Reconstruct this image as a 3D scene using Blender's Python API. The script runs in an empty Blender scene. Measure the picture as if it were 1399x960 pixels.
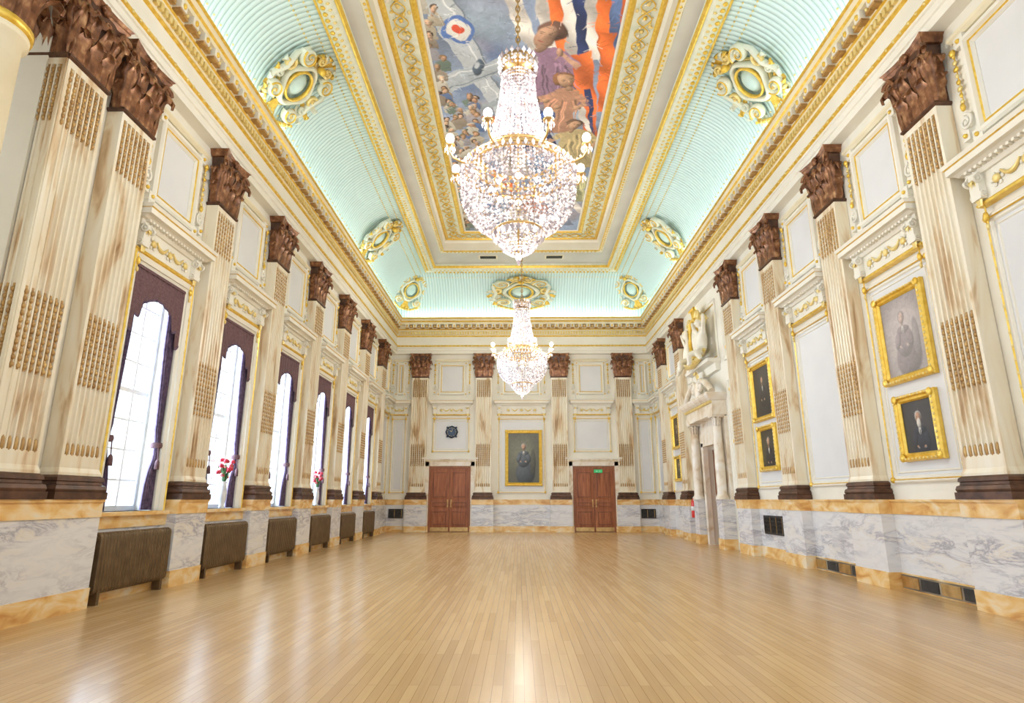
import bpy, bmesh, math, random
import numpy as np
from math import sin, cos, pi, radians
from mathutils import Vector, Matrix
random.seed(7)
S = bpy.context.scene
COL = S.collection
W, L, Y0 = 5.27, 23.6, -2.0
P0, BAY = 6.8, 2.45

# ------------------------------------------------------------------ materials
def new_mat(name):
    m = bpy.data.materials.new(name); m.use_nodes = True
    nt = m.node_tree
    return m, nt, nt.nodes['Principled BSDF']

def noise_mat(name, stops, scale=3, vs=(1,1,1), rough=.5, metal=0, bump=0, detail=6, dist=0, bscale=None, rand=True, coat=0, emis=None, estr=0):
    m, nt, b = new_mat(name)
    N, K = nt.nodes, nt.links
    tc = N.new('ShaderNodeTexCoord'); mp = N.new('ShaderNodeMapping')
    mp.inputs['Scale'].default_value = vs
    K.new(tc.outputs['Object'], mp.inputs['Vector'])
    if rand:
        oi = N.new('ShaderNodeObjectInfo'); mul = N.new('ShaderNodeMath'); mul.operation = 'MULTIPLY'; mul.inputs[1].default_value = 37
        K.new(oi.outputs['Random'], mul.inputs[0])
        cb = N.new('ShaderNodeCombineXYZ')
        for i in range(3): K.new(mul.outputs[0], cb.inputs[i])
        K.new(cb.outputs[0], mp.inputs['Location'])
    nz = N.new('ShaderNodeTexNoise'); nz.inputs['Scale'].default_value = scale
    nz.inputs['Detail'].default_value = detail; nz.inputs['Distortion'].default_value = dist
    K.new(mp.outputs[0], nz.inputs['Vector'])
    cr = N.new('ShaderNodeValToRGB')
    el = cr.color_ramp.elements
    while len(el) < len(stops): el.new(.5)
    for e, (p, c) in zip(el, stops):
        e.position = p; e.color = (*c, 1)
    K.new(nz.outputs['Fac'], cr.inputs['Fac']); K.new(cr.outputs['Color'], b.inputs['Base Color'])
    b.inputs['Roughness'].default_value = rough; b.inputs['Metallic'].default_value = metal
    b.inputs['Coat Weight'].default_value = coat
    if emis: b.inputs['Emission Color'].default_value = (*emis, 1); b.inputs['Emission Strength'].default_value = estr
    if bump:
        bn = N.new('ShaderNodeBump'); bn.inputs['Strength'].default_value = bump; bn.inputs['Distance'].default_value = .02
        if bscale:
            n2 = N.new('ShaderNodeTexNoise'); n2.inputs['Scale'].default_value = bscale
            K.new(tc.outputs['Object'], n2.inputs['Vector']); K.new(n2.outputs['Fac'], bn.inputs['Height'])
        else: K.new(nz.outputs['Fac'], bn.inputs['Height'])
        K.new(bn.outputs[0], b.inputs['Normal'])
    return m

CREAM = noise_mat('cream_plaster', [(.3,(.77,.735,.635)),(.7,(.84,.81,.72))], 1.5, rough=.6)
WARM = noise_mat('warm_plaster', [(.3,(.74,.65,.44)),(.7,(.84,.77,.58))], 2, rough=.55)
PANEL = noise_mat('panel_paint', [(.3,(.68,.685,.70)),(.7,(.74,.745,.76))], 1.2, rough=.5)
SHAFT = noise_mat('shaft_marble', [(.28,(.42,.26,.13)),(.38,(.68,.52,.33)),(.47,(.80,.71,.54)),(.72,(.86,.81,.69))], 2.2, (2.2,2.2,.45), .3, detail=9, dist=.7)
BROWN = noise_mat('capital_brown', [(.3,(.10,.035,.014)),(.55,(.27,.115,.05)),(.75,(.58,.33,.16))], 9, rough=.36, metal=.3, bump=.3)
DBROWN = noise_mat('bronze_base_bell_shade', [(.3,(.05,.024,.016)),(.7,(.15,.07,.04))], 7, rough=.35, metal=.3)  # bronze of the bases, and painted recess shade on capital bells
BEAD = noise_mat('flute_cabling', [(.3,(.36,.20,.07)),(.7,(.62,.40,.15))], 9, rough=.4, metal=.3)
GOLD = noise_mat('gold_leaf', [(.3,(.72,.44,.04)),(.7,(.92,.66,.14))], 12, rough=.33, metal=.45, bump=.15)
GOLDP = noise_mat('gold_pale', [(.3,(.74,.55,.17)),(.7,(.90,.76,.36))], 12, rough=.4, metal=.3)
def marble(name, base, mid, vein, tint):
    m, nt, b = new_mat(name); N, K = nt.nodes, nt.links
    tc = N.new('ShaderNodeTexCoord'); mp = N.new('ShaderNodeMapping'); mp.inputs['Scale'].default_value = (.7,.7,2.8)
    K.new(tc.outputs['Object'], mp.inputs['Vector'])
    mp.inputs['Rotation'].default_value = (.2,.2,0)
    n1 = N.new('ShaderNodeTexNoise'); n1.inputs['Scale'].default_value = 2.3; n1.inputs['Detail'].default_value = 11; n1.inputs['Distortion'].default_value = .6; n1.inputs['Roughness'].default_value=.66
    K.new(mp.outputs[0], n1.inputs['Vector'])
    r1 = N.new('ShaderNodeValToRGB'); e = r1.color_ramp.elements
    for _ in range(5): e.new(.5)
    for x,(p,c) in zip(e,[(.30,tint),(.40,base),(.46,mid),(.495,vein),(.53,mid),(.57,tint),(.64,base)]): x.position=p; x.color=(*c,1)
    K.new(n1.outputs['Fac'], r1.inputs['Fac'])
    n2 = N.new('ShaderNodeTexNoise'); n2.inputs['Scale'].default_value = 1.1; n2.inputs['Detail'].default_value = 6
    K.new(mp.outputs[0], n2.inputs['Vector'])
    mx = N.new('ShaderNodeMix'); mx.data_type='RGBA'; mx.inputs[6].default_value=(*base,1)
    r2 = N.new('ShaderNodeValToRGB'); r2.color_ramp.elements[0].position=.40; r2.color_ramp.elements[1].position=.60
    r2.color_ramp.elements[0].color=(.15,.15,.15,1); r2.color_ramp.elements[1].color=(.9,.9,.9,1)
    K.new(n2.outputs['Fac'], r2.inputs['Fac']); K.new(r2.outputs['Color'], mx.inputs[0]); K.new(r1.outputs['Color'], mx.inputs[7])
    K.new(mx.outputs[2], b.inputs['Base Color']); b.inputs['Roughness'].default_value=.2
    return m
MARB = marble('veined_marble', (.76,.755,.76), (.60,.59,.62), (.34,.33,.38), (.73,.68,.60))
YMARB = noise_mat('yellow_marble', [(.3,(.62,.30,.09)),(.46,(.80,.50,.18)),(.60,(.86,.66,.37)),(.75,(.82,.75,.62))], 2.4, (1,1,2), .22, detail=8, dist=1.0)
WMARB = noise_mat('cream_marble', [(.3,(.60,.45,.29)),(.48,(.78,.69,.56)),(.7,(.83,.79,.72))], 2.2, rough=.25, dist=1.2)
SOFF = noise_mat('soffit_paint', [(.3,(.54,.52,.46)),(.7,(.62,.60,.54))], 1.2, rough=.6)
MINTW = noise_mat('cartouche_plaster', [(.3,(.66,.70,.56)),(.7,(.82,.83,.70))], 5, rough=.45)
MINTS = noise_mat('shield_mint_lit', [(.3,(.50,.70,.66)),(.7,(.62,.78,.74))], 5, rough=.4)  # mint light on the shield put into its base colour
STAT = noise_mat('statuary_plaster', [(.3,(.74,.70,.58)),(.7,(.84,.81,.72))], 5, rough=.45)
WHITE = noise_mat('white_paint', [(.3,(.76,.78,.78)),(.7,(.82,.84,.84))], 3, rough=.4)
PURP = noise_mat('curtain_fabric', [(.3,(.05,.03,.065)),(.7,(.15,.10,.17))], 20, rough=.85, bump=.2)
PURP2 = noise_mat('pelmet_fabric', [(.3,(.11,.055,.065)),(.7,(.18,.10,.11))], 30, rough=.85, bump=.2)
RADM = noise_mat('radiator_bronze', [(.3,(.11,.066,.03)),(.7,(.18,.115,.055))], 6, rough=.38, metal=.45)
WOOD = noise_mat('door_wood', [(.3,(.21,.055,.018)),(.55,(.34,.105,.035)),(.75,(.46,.165,.058))], 3, (6,6,.6), .45, detail=7, dist=.6, coat=.1)
DWOOD = noise_mat('casing_wood', [(.3,(.24,.075,.028)),(.7,(.38,.15,.06))], 3, (6,6,.6), .4)
BRASS = noise_mat('brass', [(.3,(.45,.29,.11)),(.7,(.66,.45,.19))], 10, rough=.3, metal=.85)
DARK = noise_mat('dark_metal', [(.3,(.02,.02,.02)),(.7,(.06,.055,.05))], 10, rough=.5, metal=.4)
RED = noise_mat('red_enamel', [(.3,(.6,.02,.02)),(.7,(.7,.04,.03))], 5, rough=.3)
PETAL = noise_mat('red_petals', [(.3,(.5,.01,.04)),(.7,(.75,.06,.10))], 20, rough=.6)
GREEN = noise_mat('foliage', [(.3,(.03,.10,.03)),(.7,(.10,.25,.07))], 12, rough=.6)
CHINA = noise_mat('vase_china', [(.3,(.55,.60,.68)),(.7,(.78,.80,.84))], 9, rough=.15)
SIGNG = noise_mat('sign_green', [(.3,(.02,.35,.10)),(.7,(.03,.42,.13))], 5, rough=.4, emis=(.05,.8,.25), estr=.25)
CLOCKB = noise_mat('clock_blue', [(.3,(.02,.03,.06)),(.7,(.06,.10,.17))], 12, rough=.3, metal=.3)
VENT = noise_mat('vent_panel', [(.35,(.10,.08,.06)),(.5,(.22,.17,.11)),(.65,(.40,.33,.22))], 2.0, rough=.5, detail=1)

def emis_mat(name, col, s):
    m, nt, b = new_mat(name)
    b.inputs['Emission Color'].default_value=(*col,1); b.inputs['Emission Strength'].default_value=s
    b.inputs['Base Color'].default_value=(1,1,1,1)
    return m
BULB = emis_mat('lamp_glass', (1,.97,.95), 7)

def crystal():
    m, nt, b = new_mat('crystal'); N,K = nt.nodes, nt.links
    g = N.new('ShaderNodeNewGeometry'); cr = N.new('ShaderNodeValToRGB')
    e = cr.color_ramp.elements; e[0].position=0; e[0].color=(.30,.24,.27,1); e[1].position=.7; e[1].color=(.95,.90,.91,1)
    K.new(g.outputs['Random Per Island'], cr.inputs['Fac']); K.new(cr.outputs['Color'], b.inputs['Base Color'])
    b.inputs['Roughness'].default_value=.08; b.inputs['Specular IOR Level'].default_value=.9
    b.inputs['Transmission Weight'].default_value=.15
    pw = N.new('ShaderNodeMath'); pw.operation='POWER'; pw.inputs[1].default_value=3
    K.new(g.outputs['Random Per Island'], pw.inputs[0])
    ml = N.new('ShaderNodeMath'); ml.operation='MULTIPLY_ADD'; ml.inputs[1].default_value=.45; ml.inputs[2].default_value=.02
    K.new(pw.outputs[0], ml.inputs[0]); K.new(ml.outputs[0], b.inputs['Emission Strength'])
    b.inputs['Emission Color'].default_value=(1,.95,.98,1)  # beads are no lamps; their emission stands in for lamplight sparkling in them
    return m
CRYS = crystal()

def glass_mat():
    m = bpy.data.materials.new('window_glass'); m.use_nodes=True; nt=m.node_tree; nt.nodes.clear()
    o=nt.nodes.new('ShaderNodeOutputMaterial'); mx=nt.nodes.new('ShaderNodeMixShader'); mx.inputs[0].default_value=.08
    t=nt.nodes.new('ShaderNodeBsdfTransparent'); t.inputs[0].default_value=(.93,.97,1,1)
    g=nt.nodes.new('ShaderNodeBsdfGlossy'); g.inputs['Roughness'].default_value=.05
    nt.links.new(t.outputs[0],mx.inputs[1]); nt.links.new(g.outputs[0],mx.inputs[2]); nt.links.new(mx.outputs[0],o.inputs[0])
    return m
GLASS = glass_mat()

def floor_mat():
    m, nt, b = new_mat('parquet'); N,K = nt.nodes, nt.links
    tc=N.new('ShaderNodeTexCoord'); mp=N.new('ShaderNodeMapping'); mp.inputs['Rotation'].default_value=(0,0,pi/2)
    K.new(tc.outputs['Object'], mp.inputs['Vector'])
    br=N.new('ShaderNodeTexBrick'); br.inputs['Scale'].default_value=1; br.inputs['Brick Width'].default_value=1.3; br.inputs['Row Height'].default_value=.07
    br.inputs['Mortar Size'].default_value=.0018; br.inputs['Mortar Smooth'].default_value=.1; br.offset=.37
    br.inputs['Color1'].default_value=(.62,.41,.195,1); br.inputs['Color2'].default_value=(.51,.315,.135,1); br.inputs['Mortar'].default_value=(.27,.14,.05,1)
    K.new(mp.outputs[0], br.inputs['Vector'])
    mp2=N.new('ShaderNodeMapping'); mp2.inputs['Scale'].default_value=(18,.8,1); K.new(tc.outputs['Object'], mp2.inputs['Vector'])
    nz=N.new('ShaderNodeTexNoise'); nz.inputs['Scale'].default_value=2; nz.inputs['Detail'].default_value=5; K.new(mp2.outputs[0], nz.inputs['Vector'])
    mx=N.new('ShaderNodeMix'); mx.data_type='RGBA'; mx.blend_type='OVERLAY'; mx.inputs[0].default_value=.16
    K.new(br.outputs['Color'], mx.inputs[6]); K.new(nz.outputs['Fac'], mx.inputs[7])
    K.new(mx.outputs[2], b.inputs['Base Color'])
    mr=N.new('ShaderNodeMapRange'); mr.inputs[3].default_value=.215; mr.inputs[4].default_value=.245; K.new(nz.outputs['Fac'], mr.inputs[0]); K.new(mr.outputs[0], b.inputs['Roughness'])
    b.inputs['Specular IOR Level'].default_value=.8
    bn=N.new('ShaderNodeBump'); bn.inputs['Strength'].default_value=.06; bn.inputs['Distance'].default_value=.003; K.new(br.outputs['Fac'], bn.inputs['Height']); bn.invert=True
    K.new(bn.outputs[0], b.inputs['Normal'])
    return m

def cove_mat(name, axis):
    m, nt, b = new_mat(name); N,K = nt.nodes, nt.links
    tc=N.new('ShaderNodeTexCoord'); sp=N.new('ShaderNodeSeparateXYZ'); K.new(tc.outputs['Object'], sp.inputs[0])
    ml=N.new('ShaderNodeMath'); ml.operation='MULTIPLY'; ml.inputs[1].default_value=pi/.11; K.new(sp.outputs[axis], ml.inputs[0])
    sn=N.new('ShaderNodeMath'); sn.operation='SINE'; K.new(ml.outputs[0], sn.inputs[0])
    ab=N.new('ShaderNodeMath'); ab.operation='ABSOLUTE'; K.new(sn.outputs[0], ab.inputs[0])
    cr=N.new('ShaderNodeValToRGB'); e=cr.color_ramp.elements; e[0].color=(.38,.55,.55,1); e[0].position=.0; e[1].color=(.64,.80,.79,1); e[1].position=.5  # mint base puts the teal cove lighting into the colour; rib grooves darker
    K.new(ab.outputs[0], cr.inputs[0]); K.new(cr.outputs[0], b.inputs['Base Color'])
    bn=N.new('ShaderNodeBump'); bn.inputs['Strength'].default_value=.7; bn.inputs['Distance'].default_value=.03; K.new(ab.outputs[0], bn.inputs['Height']); K.new(bn.outputs[0], b.inputs['Normal'])
    b.inputs['Roughness'].default_value=.55
    return m
COVE_S = cove_mat('cove_ribbed_side', 1); COVE_B = cove_mat('cove_ribbed_back', 0)

def vcol_mat(name, rough=.5, nscale=6, amt=.35):
    m, nt, b = new_mat(name); N,K = nt.nodes, nt.links
    at=N.new('ShaderNodeAttribute'); at.attribute_name='Col'
    tc=N.new('ShaderNodeTexCoord'); nz=N.new('ShaderNodeTexNoise'); nz.inputs['Scale'].default_value=nscale; nz.inputs['Detail'].default_value=8; nz.inputs['Distortion'].default_value=1.2
    K.new(tc.outputs['Object'], nz.inputs['Vector'])
    mx=N.new('ShaderNodeMix'); mx.data_type='RGBA'; mx.blend_type='OVERLAY'; mx.inputs[0].default_value=amt
    K.new(at.outputs['Color'], mx.inputs[6]); K.new(nz.outputs['Fac'], mx.inputs[7])
    K.new(mx.outputs[2], b.inputs['Base Color']); b.inputs['Roughness'].default_value=rough
    return m
PAINT = vcol_mat('oil_paint', .4, 14, .35); MURAL = vcol_mat('mural_paint', .6, 6, .3)

# ------------------------------------------------------------------ mesh builder
class MB:
    def __init__(s): s.v=[]; s.f=[]; s.mi=[]; s.sm=[]; s.mats=[]; s.T=Matrix.Identity(4)
    def m(s, mat):
        if mat not in s.mats: s.mats.append(mat)
        return s.mats.index(mat)
    def add(s, vs, fs, mat, smooth=False):
        o=len(s.v); s.v += [tuple(s.T @ Vector(p)) for p in vs]; i=s.m(mat)
        for f in fs:
            s.f.append([o+k for k in f]); s.mi.append(i); s.sm.append(smooth)
    def box(s,x0,x1,y0,y1,z0,z1,mat):
        vs=[(x,y,z) for z in (z0,z1) for y in (y0,y1) for x in (x0,x1)]
        s.add(vs,[(0,2,3,1),(4,5,7,6),(0,1,5,4),(2,6,7,3),(0,4,6,2),(1,3,7,5)],mat)
    def grid(s, rows, mat, smooth=True, cu=False, cv=False):
        n=len(rows[0]); r=len(rows); vs=[p for R in rows for p in R]; fs=[]
        for i in range(r if cv else r-1):
            for j in range(n if cu else n-1):
                a=i*n+j; b2=i*n+(j+1)%n; c=((i+1)%r)*n+(j+1)%n; d=((i+1)%r)*n+j
                fs.append((a,b2,c,d))
        s.add(vs,fs,mat,smooth)
    def rloft(s, prof, mat, cx=0, y0=0):
        rows=[[(cx-hw,y0,z),(cx-hw,y0+o,z),(cx+hw,y0+o,z),(cx+hw,y0,z)] for z,hw,o in prof]
        s.grid(rows,mat,False,cu=True)
        s.add(rows[0],[(0,1,2,3)],mat); s.add(rows[-1],[(3,2,1,0)],mat)
    def sqloft(s, prof, mat, c=(0,0)):
        rows=[[(c[0]-h,c[1]-h,z),(c[0]+h,c[1]-h,z),(c[0]+h,c[1]+h,z),(c[0]-h,c[1]+h,z)] for z,h in prof]
        s.grid(rows,mat,False,cu=True); s.add(rows[0],[(3,2,1,0)],mat); s.add(rows[-1],[(0,1,2,3)],mat)
    def frame(s, cx, cz, w, h, prof, mat):
        rows=[[(cx-w/2+a,o,cz-h/2+a),(cx+w/2-a,o,cz-h/2+a),(cx+w/2-a,o,cz+h/2-a),(cx-w/2+a,o,cz+h/2-a)] for a,o in prof]
        s.grid(rows,mat,False,cu=True)
    def lathe(s, prof, n, mat, c=(0,0,0), smooth=True):
        rows=[[(c[0]+r*cos(2*pi*k/n),c[1]+r*sin(2*pi*k/n),c[2]+z) for k in range(n)] for r,z in prof]
        s.grid(rows,mat,smooth,cu=True)
    def ball(s, c, r, mat, seg=8, rings=5):
        if not hasattr(r,'__len__'): r=(r,r,r)
        vs=[(c[0],c[1],c[2]-r[2])]
        for i in range(1,rings):
            t=-pi/2+pi*i/rings
            for k in range(seg): a=2*pi*k/seg; vs.append((c[0]+r[0]*cos(t)*cos(a),c[1]+r[1]*cos(t)*sin(a),c[2]+r[2]*sin(t)))
        vs.append((c[0],c[1],c[2]+r[2])); fs=[]
        for k in range(seg): fs.append((0,1+(k+1)%seg,1+k))
        for i in range(rings-2):
            for k in range(seg):
                a=1+i*seg+k; b=1+i*seg+(k+1)%seg; fs.append((a,b,b+seg,a+seg))
        e=len(vs)-1; q=1+(rings-2)*seg
        for k in range(seg): fs.append((q+k,q+(k+1)%seg,e))
        s.add(vs,fs,mat,True)
    def octa(s, c, r, h, mat):
        x,y,z=c
        s.add([(x,y,z-h),(x+r,y,z),(x,y+r,z),(x-r,y,z),(x,y-r,z),(x,y,z+h)],[(0,2,1),(0,3,2),(0,4,3),(0,1,4),(5,1,2),(5,2,3),(5,3,4),(5,4,1)],mat)
    def tube(s, pts, r, n, mat, close=False):
        pts=[Vector(p) for p in pts]; N=len(pts); rows=[]; pu=None
        for i,p in enumerate(pts):
            if close: d=pts[(i+1)%N]-pts[i-1]
            else: d=pts[min(i+1,N-1)]-pts[max(i-1,0)]
            if d.length<1e-9: d=Vector((0,0,1))
            d.normalize(); up=Vector((0,0,1)) if abs(d.z)<.9 else Vector((1,0,0))
            if pu is not None:
                q=pu-d*pu.dot(d)
                if q.length>.1: up=q
            a=d.cross(up).normalized(); b=a.cross(d).normalized(); pu=b
            rr=r[i] if hasattr(r,'__len__') else r
            rows.append([tuple(p+a*rr*cos(2*pi*k/n)+b*rr*sin(2*pi*k/n)) for k in range(n)])
        s.grid(rows,mat,True,cu=True,cv=close)
        if not close:
            s.add(rows[0],[tuple(range(n))],mat); s.add(rows[-1],[tuple(range(n))],mat)
    def leaf(s, base, ang, w, h, mat, curl=1):
        prof=[(0,0),(.03,.25),(.06,.5),(.12,.72),(.22,.90),(.34,.98),(.44,.90),(.42,.78)]
        wd=[.5,.85,.62,1.0,.68,.9,.55,.15]; rows=[]
        ca,sa=cos(ang),sin(ang)
        for (o,z),q in zip(prof,wd):
            R=[]
            for t,dd in ((-1,-.02),(-.5,.035),(0,-.01),(.5,.035),(1,-.02)):
                a=t*w*q/2; oo=o*h*curl+dd*h*.9
                R.append((base[0]+oo*ca-a*sa, base[1]+oo*sa+a*ca, base[2]+z*h))
            rows.append(R)
        s.grid(rows,mat,True)
    def volute(s, c, dirv, R, mat, turns=2.1, r=.03, flip=1, start=0):
        pts=[]; n=26; rr=[]
        for i in range(n+1):
            t=i/n; a=start+flip*turns*2*pi*t; q=R*(1-.85*t)
            pts.append((c[0]+dirv[0]*q*cos(a), c[1]+dirv[1]*q*cos(a), c[2]+q*sin(a))); rr.append(r*(1-.55*t))
        s.tube(pts,rr,6,mat); s.ball(c,r*1.1,mat,6,4)
    def mesh(s, name, recalc=True):
        me=bpy.data.meshes.new(name); me.from_pydata(s.v,[],s.f)
        for m in s.mats: me.materials.append(m)
        me.polygons.foreach_set('material_index', s.mi); me.polygons.foreach_set('use_smooth', s.sm)
        if recalc:
            bm=bmesh.new(); bm.from_mesh(me); bmesh.ops.recalc_face_normals(bm, faces=bm.faces); bm.to_mesh(me); bm.free()
        me.update(); return me
    def obj(s, name, loc=(0,0,0), rot=(0,0,0), scale=(1,1,1), parent=None, **k):
        return place(s.mesh(name,**k), name, loc, rot, scale, parent)

def place(me, name, loc=(0,0,0), rot=(0,0,0), scale=(1,1,1), parent=None):
    o=bpy.data.objects.new(name, me); COL.objects.link(o)
    o.location=loc; o.rotation_euler=rot; o.scale=scale
    if parent: o.parent=parent
    return o
def wl(y,out=0,z=0): return dict(loc=(-W+out,y,z), rot=(0,0,-pi/2))
def wr(y,out=0,z=0): return dict(loc=(W-out,y,z), rot=(0,0,pi/2))
def wb(x,out=0,z=0): return dict(loc=(x,L-out,z), rot=(0,0,pi))

def usweep(b, prof, mat, smooth=False, y0=Y0, mats3=None):
    for seg in range(3):
        rows=[]
        for a,c,z in prof:
            P=[(-W+a,y0,z),(-W+a,L-c,z),(W-a,L-c,z),(W-a,y0,z)]
            rows.append([P[seg],P[seg+1]])
        b.grid(rows, (mats3[seg] if mats3 else mat), smooth)

# painted surfaces: a finely tessellated flat canvas whose point colours form the picture
class Canvas:
    def __init__(s,x0,x1,y0,y1,nx,ny,seed=1,warp=.03,wf=6):
        s.nx,s.ny=nx,ny; X,Y=np.meshgrid(np.linspace(x0,x1,nx),np.linspace(y0,y1,ny)); s.X0,s.Y0=X,Y
        s.b=(x0,x1,y0,y1); s.warp=warp
        s.r=np.random.RandomState(seed); s.C=np.zeros((ny,nx,3))
        s.X=X+s.n(wf)*warp; s.Y=Y+s.n(wf)*warp; s.tex=s.n(12/(x1-x0)*2)
    def n(s,f,k=10):
        o=np.zeros_like(s.X0)
        for i in range(k):
            a=s.r.uniform(0,2*pi); ff=f*s.r.uniform(.5,2.2); o+=np.sin(ff*(s.X0*cos(a)+s.Y0*sin(a))+s.r.uniform(0,6.28)+1.3*np.sin(ff*.6*(s.Y0*cos(a)-s.X0*sin(a))+s.r.uniform(0,6)))
        return o/math.sqrt(k)
    def fill(s,c,var=.15,f=2):
        s.C[:]=np.array(c)*(1+var*s.n(f))[...,None]
    def win(s,cx,cy,R):
        x0,x1,y0,y1=s.b; R=R+3.2*s.warp
        i0=int((cx-R-x0)/(x1-x0)*(s.nx-1)); i1=int((cx+R-x0)/(x1-x0)*(s.nx-1))+2
        j0=int((cy-R-y0)/(y1-y0)*(s.ny-1)); j1=int((cy+R-y0)/(y1-y0)*(s.ny-1))+2
        i0=max(i0,0); j0=max(j0,0); i1=min(i1,s.nx); j1=min(j1,s.ny)
        if i1<=i0 or j1<=j0: return None
        return (slice(j0,j1),slice(i0,i1))
    def put(s,w,m,c):
        c=c*(1+.06*s.tex[w])[...,None]; m=m[...,None]; s.C[w]=s.C[w]*(1-m)+c*m
    def ell(s,cx,cy,rx,ry,c,rot=0,soft=.15,shade=.6,up=1,alpha=1):
        w=s.win(cx,cy,max(rx,ry))
        if w is None: return
        dx,dy=s.X[w]-cx,s.Y[w]-cy; u=(dx*cos(rot)+dy*sin(rot))/rx; v=(-dx*sin(rot)+dy*cos(rot))/ry
        d=np.sqrt(u*u+v*v); m=np.clip((1-d)/soft,0,1)*alpha
        nx_=u*cos(rot)-v*sin(rot); ny_=u*sin(rot)+v*cos(rot); nz=np.sqrt(np.clip(1-d*d,0,1))
        l=np.clip(-.5*nx_+.5*up*ny_+.7*nz,0,1.2); sh=(1-shade)+shade*1.35*l
        s.put(w,m,np.array(c)[None,None,:]*sh[...,None])
    def band(s,x0,y0,x1,y1,w0,w1,c,soft=.12,fold=.25,ff=14,alpha=1):
        d=np.array([x1-x0,y1-y0]); Ld=np.hypot(*d); d=d/Ld
        w=s.win((x0+x1)/2,(y0+y1)/2,Ld/2+max(w0,w1)/2)
        if w is None: return
        X,Y=s.X[w],s.Y[w]
        t=((X-x0)*d[0]+(Y-y0)*d[1])/Ld; q=(-(X-x0)*d[1]+(Y-y0)*d[0]); ww=(w0+(w1-w0)*np.clip(t,0,1))/2
        m=np.clip((1-np.abs(q)/ww)/soft,0,1)*np.clip(t*Ld/.03,0,1)*np.clip((1-t)*Ld/.03,0,1)*alpha
        sh=1+fold*np.sin(ff*t+q*6+x0*3)
        s.put(w,m,np.array(c)[None,None,:]*sh[...,None])
    def poly(s,pts,c,soft=.02,shade=.3,dirn=(-.6,-.8)):
        P=np.array(pts); cx,cy=P.mean(0); R=np.max(np.hypot(P[:,0]-cx,P[:,1]-cy)); w=s.win(cx,cy,R)
        if w is None: return
        X,Y=s.X[w],s.Y[w]; ins=np.zeros(X.shape,bool); n=len(P)
        for i in range(n):
            xa,ya=P[i]; xb,yb=P[(i+1)%n]
            if ya==yb: continue
            cond=((ya>Y)!=(yb>Y))&(X<(xb-xa)*(Y-ya)/(yb-ya)+xa); ins^=cond
        g=((X-cx)*dirn[0]+(Y-cy)*dirn[1])/R
        s.put(w,ins.astype(float),np.array(c)[None,None,:]*(1+shade*g)[...,None])
    def strokes(s,n,lmin,lmax,wd,amt=.35):
        x0,x1,y0,y1=s.b
        for i in range(n):
            x=s.r.uniform(x0,x1); y=s.r.uniform(y0,y1); a=s.r.uniform(0,pi); l=s.r.uniform(lmin,lmax)
            cc=s.C[min(s.ny-1,int((y-y0)/(y1-y0)*s.ny)),min(s.nx-1,int((x-x0)/(x1-x0)*s.nx))]*(1+s.r.uniform(-amt,amt*1.3))
            s.band(x,y,x+l*cos(a),y+l*sin(a),wd,wd*.4,tuple(cc),.3,0,1,.8)
    def mesh(s,name,mat,fn):
        V=[fn(x,y) for x,y in zip(s.X0.ravel().tolist(),s.Y0.ravel().tolist())]; nx,ny=s.nx,s.ny
        F=[(j*nx+i,j*nx+i+1,(j+1)*nx+i+1,(j+1)*nx+i) for j in range(ny-1) for i in range(nx-1)]
        me=bpy.data.meshes.new(name); me.from_pydata(V,[],F); me.materials.append(mat)
        ca=me.color_attributes.new('Col','FLOAT_COLOR','POINT')
        A=np.ones((nx*ny,4)); A[:,:3]=np.clip(s.C.reshape(-1,3),0.004,1); ca.data.foreach_set('color',A.ravel().astype(np.float32)); me.update(); return me

# ------------------------------------------------------------------ shell
b=MB(); FM=floor_mat(); b.box(-W-.4,W+.4,Y0,L+.4,-.1,0,FM); b.box(-8.5,-W-.4,Y0,6.2,-.1,0,FM); b.obj('floor')
pil_y=[P0+BAY*k for k in range(7)]
win_y=[P0+BAY*(k+.5) for k in range(6)]
b=MB(); x0,x1=-W-.35,-W
yS=5.52
b.box(x0,x1,yS,L+.4,0,1.05,CREAM); b.box(x0,x1,yS,L+.4,4.3,8.4,CREAM)
edges=[yS]+[e for y in win_y for e in (y-.58,y+.58)]+[L+.4]
for i in range(0,len(edges),2): b.box(x0,x1,edges[i],edges[i+1],1.05,4.3,CREAM)
b.box(x0,x1,Y0,yS,7.0,8.4,CREAM)
b.obj('wall_left')
b=MB(); b.box(-8.5,-8.2,Y0,6.2,0,8.4,WARM); b.box(-8.2,x0,5.95,6.2,0,8.0,WARM); b.box(-8.2,x0,Y0,6.2,8.0,8.3,WARM); b.obj('wall_aisle')
b=MB(); b.box(W,W+.35,Y0,P0+BAY*4-.65,0,8.4,CREAM); b.box(W,W+.35,P0+BAY*4+.65,L+.4,0,8.4,CREAM); b.box(W,W+.35,P0+BAY*4-.65,P0+BAY*4+.65,2.65,8.4,CREAM)
b.obj('wall_right')
b=MB(); b.box(-W-.35,W+.35,L,L+.35,0,8.4,CREAM); b.obj('wall_back')

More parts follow.
